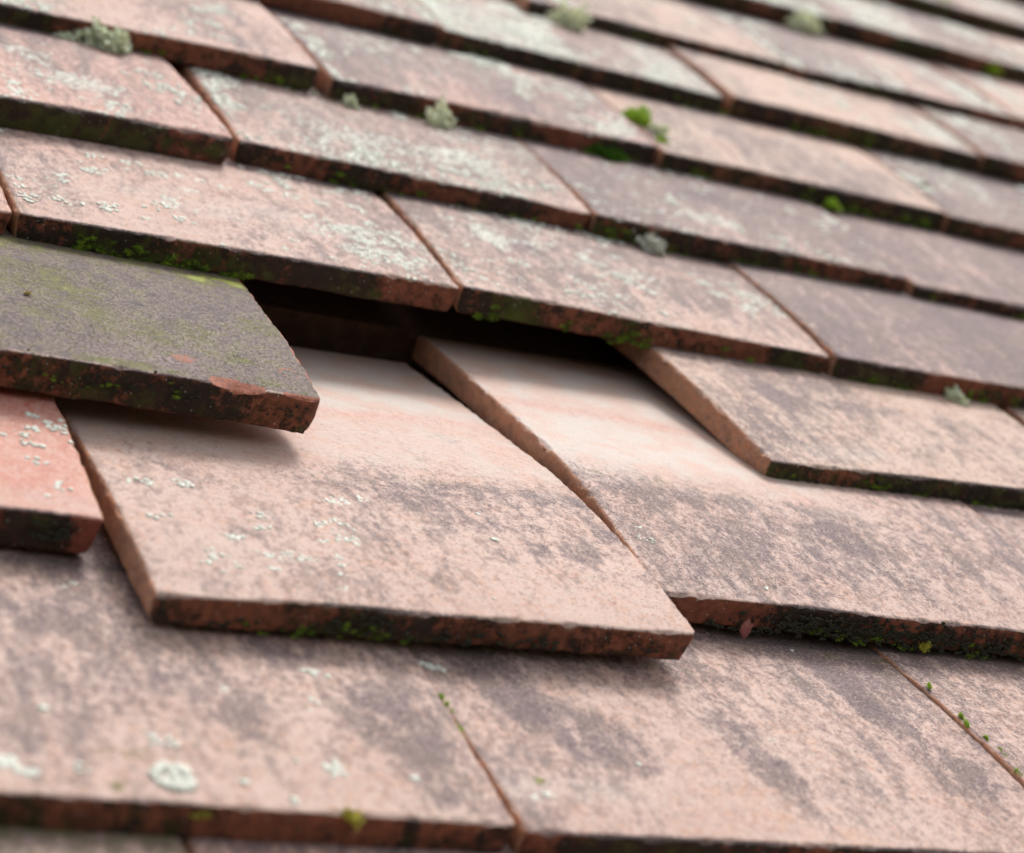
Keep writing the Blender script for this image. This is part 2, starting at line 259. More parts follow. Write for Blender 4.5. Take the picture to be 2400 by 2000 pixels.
# ---------------------------------------------------------------- layout, in roof-frame millimetres
TILES = [
    {'key': 'm1a', 'row': -1, 'L': [-190, -112], 'R': [-24, -112], 'z': [10, 10], 't': 10.5, 'sh': 0.0, 'prof': None},
    {'key': 'm1b', 'row': -1, 'L': [-23, -112], 'R': [143, -112], 'z': [10, 10], 't': 10.5, 'sh': 0.0, 'prof': None},
    {'key': 'm1c', 'row': -1, 'L': [144, -112], 'R': [310, -112], 'z': [9, 9], 't': 10.5, 'sh': 0.0, 'prof': None},
    {'key': '0a', 'row': 0, 'L': [-106, -18.8], 'R': [61.8, -18.6], 'z': [10, 10], 't': 11, 'sh': 0.0, 'prof': None},
    {'key': '0b', 'row': 0, 'L': [63.8, -20.3], 'R': [251, -17.5], 'z': [9.5, 9.5], 't': 11, 'sh': -0.03, 'prof': None},
    {'key': '0c', 'row': 0, 'L': [252, -16.5], 'R': [425, -16.5], 'z': [11, 10], 't': 11, 'sh': -0.1, 'prof': None},
    {'key': '1a', 'row': 1, 'L': [-190, 98], 'R': [-23.6, 95.3], 'z': [12.5, 12], 't': 12, 'sh': 0.0, 'prof': None},
    {'key': '1b', 'row': 1, 'L': [-17.5, 60.4], 'R': [151.5, 65.6], 'z': [14, 16], 't': 9.5, 'sh': 0.024, 'prof': 'B'},
    {'key': '1c', 'row': 1, 'L': [153, 95.2], 'R': [334, 95.2], 'z': [10.5, 12], 't': 10.5, 'sh': 0, 'prof': 'C'},
    {'key': '1d', 'row': 1, 'L': [335.5, 95.2], 'R': [502, 95.2], 'z': [12.5, 11], 't': 10.5, 'sh': 0.0, 'prof': None},
    {'key': '2a', 'row': 2, 'L': [-107, 165], 'R': [57.6, 165.2], 'z': [21.5, 20.5], 't': 12.5, 'sh': 0.07, 'prof': 'M'},
    {'key': '2b', 'row': 2, 'L': [241.1, 189.6], 'R': [409, 199.7], 'z': [10.5, 10.5], 't': 10.5, 'sh': 0.0, 'prof': None},
    {'key': '2c', 'row': 2, 'L': [410.5, 198.7], 'R': [577, 198.7], 'z': [11, 10], 't': 10.5, 'sh': 0.0, 'prof': None},
    {'key': '3z', 'row': 3, 'L': [-182, 283], 'R': [-18.4, 282.6], 'z': [9, 9], 't': 10.5, 'sh': 0.0, 'prof': None},
    {'key': '3a', 'row': 3, 'L': [-16.7, 282.0], 'R': [150.6, 285.1], 'z': [10, 10], 't': 10.5, 'sh': 0.0, 'prof': None},
    {'key': '3b', 'row': 3, 'L': [151.2, 285.8], 'R': [317.0, 283.5], 'z': [11, 10], 't': 10.5, 'sh': 0.0, 'prof': None},
    {'key': '3c', 'row': 3, 'L': [318.3, 281.6], 'R': [486, 284.3], 'z': [12, 12], 't': 11, 'sh': 0.0, 'prof': None},
    {'key': '3d', 'row': 3, 'L': [487.5, 283.3], 'R': [654, 283.3], 'z': [10, 10], 't': 10.5, 'sh': 0.0, 'prof': None},
    {'key': '4a', 'row': 4, 'L': [-82, 365.4], 'R': [83.6, 376.4], 'z': [13, 13], 't': 12, 'sh': 0.0, 'prof': None},
    {'key': '4b', 'row': 4, 'L': [87.2, 383.0], 'R': [246.5, 381.8], 'z': [10, 10], 't': 10.5, 'sh': 0.0, 'prof': None},
    {'key': '4c', 'row': 4, 'L': [247.1, 379.3], 'R': [413.0, 381.9], 'z': [11, 10], 't': 10.5, 'sh': 0.0, 'prof': None},
    {'key': '4d', 'row': 4, 'L': [414.0, 378.4], 'R': [586, 377.2], 'z': [9, 9], 't': 10.5, 'sh': 0.0, 'prof': None},
    {'key': '5a', 'row': 5, 'L': [-13, 470.1], 'R': [147.1, 472.5], 'z': [11, 13], 't': 11, 'sh': 0.0, 'prof': None},
    {'key': '5b', 'row': 5, 'L': [151.9, 469.9], 'R': [320.4, 475.4], 'z': [11, 10.5], 't': 11, 'sh': 0.0, 'prof': None},
    {'key': '5c', 'row': 5, 'L': [322.2, 472.7], 'R': [489.7, 474.9], 'z': [10, 10], 't': 10.5, 'sh': 0.0, 'prof': None},
    {'key': '5d', 'row': 5, 'L': [489.7, 473.0], 'R': [655, 471.3], 'z': [10, 10], 't': 10.5, 'sh': 0.0, 'prof': None},
    {'key': '6a', 'row': 6, 'L': [74, 572.6], 'R': [239.7, 572.6], 'z': [11.5, 11.5], 't': 11, 'sh': 0.0, 'prof': None},
    {'key': '6b', 'row': 6, 'L': [241.2, 572.7], 'R': [402.4, 569.7], 'z': [10, 10], 't': 10.5, 'sh': 0.0, 'prof': None},
    {'key': '6c', 'row': 6, 'L': [407.2, 570.9], 'R': [573.5, 575.0], 'z': [12, 10], 't': 10.5, 'sh': 0.0, 'prof': None},
    {'key': '6d', 'row': 6, 'L': [573.6, 573.2], 'R': [743, 572.3], 'z': [12, 11], 't': 10.5, 'sh': 0.0, 'prof': None},
    {'key': '7a', 'row': 7, 'L': [318, 652.6], 'R': [481.8, 652.2], 'z': [10, 10], 't': 10.5, 'sh': 0.0, 'prof': None},
    {'key': '7b', 'row': 7, 'L': [482.3, 650.0], 'R': [650.3, 659.1], 'z': [10, 10], 't': 10.5, 'sh': 0.0, 'prof': None},
    {'key': '7c', 'row': 7, 'L': [651.8, 659.1], 'R': [818.3, 659.1], 'z': [10.5, 10], 't': 10.5, 'sh': 0.0, 'prof': None},
    {'key': '8a', 'row': 8, 'L': [409, 764.4], 'R': [575, 765.4], 'z': [10, 10], 't': 10.5, 'sh': 0.0, 'prof': None},
    {'key': '8b', 'row': 8, 'L': [576, 765.4], 'R': [742, 767.1], 'z': [11, 10], 't': 10.5, 'sh': 0.0, 'prof': None},
    {'key': '8c', 'row': 8, 'L': [743, 767.1], 'R': [909, 767.1], 'z': [10, 10], 't': 10.5, 'sh': 0.0, 'prof': None},
    {'key': '9a', 'row': 9, 'L': [485, 872.0], 'R': [651, 872.0], 'z': [10, 10], 't': 10.5, 'sh': 0.0, 'prof': None},
    {'key': '9b', 'row': 9, 'L': [652, 872.0], 'R': [818, 872.0], 'z': [10, 10], 't': 10.5, 'sh': 0.0, 'prof': None},
    {'key': '9c', 'row': 9, 'L': [819, 872.0], 'R': [985, 872.0], 'z': [10, 10], 't': 10.5, 'sh': 0.0, 'prof': None},
    {'key': '10a', 'row': 10, 'L': [743, 967.5], 'R': [909, 967.5], 'z': [10, 10], 't': 10.5, 'sh': 0.0, 'prof': None},
    {'key': '10b', 'row': 10, 'L': [910, 967.5], 'R': [1076, 967.5], 'z': [10, 10], 't': 10.5, 'sh': 0.0, 'prof': None},
    {'key': '11a', 'row': 11, 'L': [820, 1063.0], 'R': [986, 1063.0], 'z': [10, 10], 't': 10.5, 'sh': 0.0, 'prof': None},
]
LOOK = {
    'm1a': {'alg': 0.5, 'dark': 0.74, 'label': 'greenish tile barely showing below the bottom left front edge'},
    'm1b': {'red': 0.3, 'dark': 0.44, 'label': "orange tile barely showing beneath the bottom row's front edge"},
    'm1c': {},
    '0a': {'hue': 0.45, 'dark': 0.5, 'lich': 0, 'alg': 0.03, 'fringe': 0.1, 'bdark': 0.45, 'balg': 0.12, 'blobs': [('D', -45.3, 60.3, 16, 10, 0, 0.35), ('D', -34.7, 38.8, 22, 26, 0, 0.28), ('D', -5.6, 32.3, 9, 24, 0.2, 0.42), ('D', 2.8, 19.7, 8, 14, 0.1, 0.3), ('D', 41.2, 17.4, 14, 16, 0, 0.42), ('D', 36.7, 34.3, 8, 10, 0, 0.25), ('G', -37.9, 0.5, 10, 3, 0, 0.45), ('G', -24.1, 5.2, 10, 2, 0.2, 0.4), ('G', -13.6, 12.8, 8, 3, 0, 0.3), ('G', -41.2, -13.0, 2.5, 3, 0, 0.6), ('R', 20.2, 63.4, 30, 6, 0, 0.3)], 'bblobs': [(38, 14, 0.5, 0.35), (80, 8, 0.3, 0.1), (110, 22, -0.4, -0.2), (139, 1.5, 1.2, 0.2)], 'label': 'salmon tile with dark mottling and round white lichens, bottom left of the roof', 'nextd': 113},
    '0b': {'hue': 0.3, 'dark': 0.5, 'lich': 0, 'alg': 0.01, 'fringe': 0.25, 'bdark': 0.75, 'balg': 0.1, 'blobs': [('D', 83.6, 47.9, 10, 26, 0.1, 0.5), ('D', 95.7, 27.2, 9, 22, 0.2, 0.4), ('D', 109.5, 21.5, 10, 16, 0.2, 0.4), ('D', 154.5, 19.0, 9, 30, 0.15, 0.38), ('D', 156.7, 47.9, 8, 18, 0.1, 0.3), ('D', 219.4, 35.5, 11, 40, 0.15, 0.34), ('D', 212.0, 65.4, 8, 25, 0.1, 0.38), ('D', 231.7, 21.1, 10, 12, 0.1, 0.45), ('D', 157.8, 66.2, 14, 10, 0, 0.3), ('G', 224.8, 89.0, 50, 3, 0, 0.55), ('G', 76.3, 2.3, 2, 2, 0, 0.9), ('R', 134.1, 62.8, 40, 5, 0, 0.25), ('C', 93.5, -1.1, 60, 7, 0, 0.25)], 'bblobs': [(60, 60, 0.3, 0.1)], 'label': 'wide pinkish tile with diagonal purple streaks, bottom centre, under the slipped tile', 'nextd': 113},
    '0c': {'hue': 0.3, 'dark': 0.56, 'lich': 0, 'fringe': 0.25, 'label': 'pinkish tile with orange left side at the bottom right corner', 'nextd': 113},
    '1a': {'hue': 0.1, 'dark': 0.24, 'lich': 0.0, 'red': 0.55, 'fringe': 0, 'bdark': 0.34, 'balg': 0.12, 'blobs': [('R', -45, 175, 60, 22, 0, 0.55), ('C', -50, 100, 70, 9, 0, 0.35), ('D', -45, 150, 20, 20, 0, 0.12)], 'bblobs': [(148, 18, 0.35, 0.1), (163, 5, -0.7, 0)], 'label': 'red-orange tile with a thick front edge at the left, under the mossy tile'},
    '1b': {'hue': 0.32, 'dark': 0.44, 'lich': 0, 'alg': 0, 'fringe': 0, 'corner': (2.0, 5.0), 'bdark': 0.55, 'balg': 0.1, 'blobs': [('D', 114.8, 150.4, 26, 4, 0, 0.4), ('D', 155.1, 149.3, 18, 5, 0, 0.42), ('D', 152.9, 124.8, 14, 9, 0, 0.34), ('D', 123.1, 107.8, 20, 8, 0.1, 0.3), ('D', 109.6, 123.3, 14, 7, 0, 0.25), ('D', 152.6, 95.2, 8, 10, 0, 0.3), ('D', 82.4, 133.9, 12, 5, 0, 0.2), ('G', 29.7, 147.4, 16, 3, 0, 0.35), ('G', 84.6, 122.0, 5, 1.5, 0, 0.4), ('G', 104.7, 97.9, 8, 3, 0, 0.28), ('C', -0.7, 89.2, 24, 12, 0, 0.25), ('C', 23.0, 119.1, 30, 12, 0, 0.2), ('R', 60.0, 154.9, 30, 8, 0, 0.16), ('R', 28.8, 176.6, 30, 14, 0, 0.22)], 'bblobs': [(14, 10, -0.5, -0.1), (62, 14, 0.3, 0.3), (98, 16, 0.35, 0.25), (140, 20, 0.25, 0.05)], 'label': 'large slipped tile in the centre foreground, slid down over the row below'},
    '1c': {'hue': 0.22, 'dark': 0.44, 'lich': 0, 'fringe': 0.3, 'bdark': 0.5, 'balg': 0.1, 'blobs': [('D', 246.2, 145.2, 14, 12, 0.3, 0.42), ('D', 258.4, 125.0, 8, 22, 0.2, 0.38), ('D', 246.8, 163.4, 30, 5, 0, 0.25), ('D', 287.6, 137.7, 12, 16, 0.2, 0.3), ('R', 241.7, 167.6, 9, 6, 0.4, 0.45), ('D', 202.0, 161.8, 30, 5, 0, 0.25), ('C', 197.1, 133.3, 25, 8, 0, 0.3)], 'bblobs': [(14, 14, -0.6, -0.3), (60, 26, 0.55, 0.15), (130, 30, 0.2, 0.1)], 'label': 'clean pale tile with an exposed orange left side, right of the slipped tile'},
    '1d': {'hue': 0.25, 'dark': 0.64, 'label': 'purplish tile at the right edge, beside the clean pale tile'},
    '2a': {'hue': 0.6, 'dark': 1.2, 'lich': 0.02, 'alg': 0.42, 'fringe': 0.62, 'fringew': 8, 'bdark': 0.4, 'balg': 0.14, 'nextd': 110, 'arris': 1, 'corner': (2.0, 3.5), 'chips': [(133, 5.5, 1.7, 5.5), (138.5, 5.5, 3.4, 4.6), (143, 3, 1.6, 3.5), (158, 7, 1.4, 2.0)], 'blobs': [('G', -4.7, 198.5, 24, 20, -0.1, 0.16), ('G', -20.4, 220.1, 26, 30, 0, 0.16), ('G', 19.4, 200.6, 16, 16, 0, 0.2), ('G', -21.4, 240.8, 40, 16, 0, 0.3), ('G', 53.7, 222.2, 10, 14, 0, 0.2), ('G', -4.9, 167.9, 20, 5, 0, 0.35), ('G', 31.3, 187.6, 12, 5, 0, 0.3), ('G', 42.3, 171.2, 8, 4, 0, 0.25), ('F', 15.6, 180.5, 6, 4.5, 0, 0.55), ('ring', 52.0, 183.0, 3.6, 3.6, 0, 0.85)], 'bblobs': [(140, 22, 0.32, 0.15), (60, 30, 0.1, 0.15)], 'label': 'dark grey-brown lifted tile with yellow-green moss film and chipped front edge'},
    '2b': {'hue': 0.85, 'dark': 0.5, 'lich': 0.0, 'fringe': 0.4, 'bdark': 0.85, 'balg': 0.3, 'blobs': [('D', 276.0, 250.5, 10, 16, 0.2, 0.5), ('D', 270.3, 271.1, 10, 8, 0, 0.3), ('D', 309.9, 250.1, 30, 6, 0, 0.35), ('D', 307.4, 268.6, 16, 7, 0, 0.3), ('D', 363.1, 247.9, 20, 10, 0, 0.2), ('C', 287.8, 205.5, 40, 8, 0, 0.3)], 'bblobs': [(40, 30, 0.2, 0.3)], 'label': 'buff tile with dark patches and exposed side, right of the missing tile'},
    '2c': {'hue': 0.6, 'dark': 0.52, 'label': 'tile corner peeping in at the right edge beyond the buff tile'},
    '3z': {'hue': 0.1, 'dark': 0.42, 'red': 0.25, 'lich': 0.22, 'bdark': 0.35, 'label': 'red tile end at the far left edge, touching the lichen-spotted tile'},
    '3a': {'hue': 0.25, 'dark': 0.42, 'lich': 0.32, 'fringe': 0.2, 'bdark': 0.72, 'balg': 0.15, 'blobs': [('L', 123.8, 323.4, 30, 9, 0, 0.5), ('L', 126.7, 304.2, 25, 7, 0, 0.5), ('L', 61.1, 347.9, 50, 7, 0, 0.25), ('L', -0.8, 303.0, 10, 20, 0, 0.4), ('R', 4.6, 352.4, 40, 6, 0, 0.2), ('C', 63.2, 321.1, 50, 14, 0, 0.3)], 'bblobs': [(60, 30, 0.3, 0.35)], 'label': 'pale pink lichen-speckled tile directly above the dark mossy tile'},
    '3b': {'hue': 0.35, 'dark': 0.72, 'lich': 0.283, 'fringe': 0.3, 'bdark': 0.7, 'balg': 0.3, 'blobs': [('L', 186.6, 346.3, 9, 14, 0, 0.5), ('L', 242.0, 337.1, 25, 12, 0, 0.45), ('L', 209.1, 354.5, 40, 10, 0, 0.2), ('D', 266.7, 324.0, 25, 20, 0, 0.3), ('D', 261.3, 358.5, 40, 7, 0, 0.3)], 'bblobs': [(25, 8, 0.3, 0.4), (75, 20, 0.2, 0.4), (120, 14, -0.5, -0.2)], 'label': 'mauve lichen-spotted tile overhanging the hole of the missing tile'},
    '3c': {'hue': 0.1, 'dark': 1.02, 'lich': 0.02, 'fringe': 0.35, 'bdark': 0.6, 'balg': 0.25, 'red': 0.05, 'label': 'smooth dark purple tile at the right with a red front edge'},
    '3d': {},
    '4a': {'hue': 0.05, 'dark': 0.47, 'lich': 0.339, 'red': 0.22, 'fringe': 0.25, 'bdark': 0.6, 'balg': 0.12, 'blobs': [('L', 25.7, 406.6, 26, 12, 0, 0.45), ('L', 11.2, 431.4, 16, 10, 0, 0.4)], 'bblobs': [(95, 30, 0.3, 0.3), (150, 20, -0.3, 0)], 'label': 'thick rose-red tile with raised corner at upper left'},
    '4b': {'hue': 0.3, 'dark': 0.71, 'lich': 0.444, 'fringe': 0.3, 'bdark': 0.7, 'balg': 0.15, 'blobs': [('L', 181.5, 416.8, 50, 14, 0, 0.35), ('D', 215.6, 456.7, 40, 9, 0, 0.35)], 'label': 'pinkish tile with white lichen band, right of the thick rose-red tile'},
    '4c': {'hue': 0.15, 'dark': 1.01, 'lich': 0.296, 'fringe': 0.35, 'bdark': 0.85, 'balg': 0.25, 'blobs': [('L', 314.4, 405.0, 20, 9, 0, 0.5), ('D', 340.1, 435.5, 40, 12, 0, 0.3)], 'label': 'dark mauve tile in the fourth row from the front, right of the banded pinkish tile'},
    '4d': {'hue': 0.1, 'dark': 0.99, 'lich': 0.05, 'red': 0.04, 'fringe': 0.3, 'bdark': 0.8, 'balg': 0.25, 'label': 'rosy purple tile in the fourth row, at the right edge, stepped below its neighbour'},
    '5a': {'hue': 0.25, 'dark': 0.44, 'lich': 0.296, 'fringe': 0.2, 'bdark': 0.7, 'balg': 0.15, 'red': 0.05, 'label': 'pink tile with pale lichen blotches at the upper left, above the big tuft'},
    '5b': {'hue': 0.1, 'dark': 0.81, 'lich': 0.432, 'red': 0.06, 'fringe': 0.3, 'bdark': 0.72, 'balg': 0.2, 'blobs': [('R', 229.5, 496.5, 30, 10, 0, 0.22), ('L', 292.3, 543.1, 40, 16, 0, 0.5), ('D', 193.4, 518.6, 40, 12, 0, 0.2)], 'label': 'rosy fifth-row tile with a bare salmon patch and dense lichen at its right'},
    '5c': {'hue': 0.95, 'dark': 0.55, 'lich': 0.06, 'fringe': 0.3, 'bdark': 0.9, 'balg': 0.3, 'blobs': [('D', 405.9, 531.2, 30, 12, 0, 0.25)], 'label': 'buff clean tile in the fifth row, right of the bright green moss'},
    '5d': {'hue': 0.3, 'dark': 0.95, 'lich': 0.432, 'fringe': 0.3, 'bdark': 0.9, 'balg': 0.25, 'label': 'grey-purple lichened tile in the fifth row at the right edge'},
    '6a': {'hue': 0.2, 'dark': 0.64, 'lich': 0.277, 'fringe': 0.3, 'bdark': 0.6, 'balg': 0.2, 'label': 'reddish-edged tile at the top, left of the grey lichened tile'},
    '6b': {'hue': 0.5, 'dark': 0.79, 'lich': 0.649, 'fringe': 0.3, 'bdark': 0.85, 'balg': 0.25, 'label': 'tile silvered all over with grey lichen, sixth row from the front'},
    '6c': {'hue': 0.9, 'dark': 0.54, 'lich': 0.215, 'fringe': 0.3, 'bdark': 0.9, 'balg': 0.3, 'blobs': [('L', 558.4, 597.8, 40, 25, 0, 0.6)], 'label': 'light buff tile with silvery right end, sixth row from the front'},
    '6d': {'hue': 0.5, 'dark': 0.84, 'lich': 0.556, 'fringe': 0.3, 'bdark': 0.85, 'balg': 0.3, 'label': 'lichen-dusted tile at the right edge in the sixth row'},
    '7a': {'hue': 0.85, 'dark': 0.71, 'lich': 0.22, 'fringe': 0.3, 'bdark': 0.95, 'balg': 0.25, 'label': 'bare buff and grey tile in the seventh row, between two pale green tufts'},
    '7b': {'hue': 0.4, 'dark': 0.79, 'lich': 0.525, 'fringe': 0.3, 'bdark': 0.9, 'balg': 0.25, 'label': 'silver lichened tile in the seventh row near the right edge'},
    '7c': {},
    '8a': {'hue': 0.4, 'dark': 0.79, 'lich': 0.587, 'bdark': 0.95, 'balg': 0.25, 'label': 'blurred grey tile at the top edge, left of the upper green tuft'},
    '8b': {'hue': 0.4, 'dark': 0.79, 'lich': 0.68, 'bdark': 0.95, 'balg': 0.25, 'label': 'blurred silvery tile in the eighth row above the small yellow-green moss'},
    '8c': {},
    '9a': {},
    '9b': {'hue': 0.4, 'dark': 0.79, 'lich': 0.68, 'bdark': 0.95, 'balg': 0.25, 'label': 'far blurred lichened tile at the top edge beside the highest green tuft'},
    '9c': {'hue': 0.4, 'dark': 0.79, 'lich': 0.68, 'bdark': 0.95, 'balg': 0.25, 'label': 'farthest blurred lichened tile in the top right corner'},
}
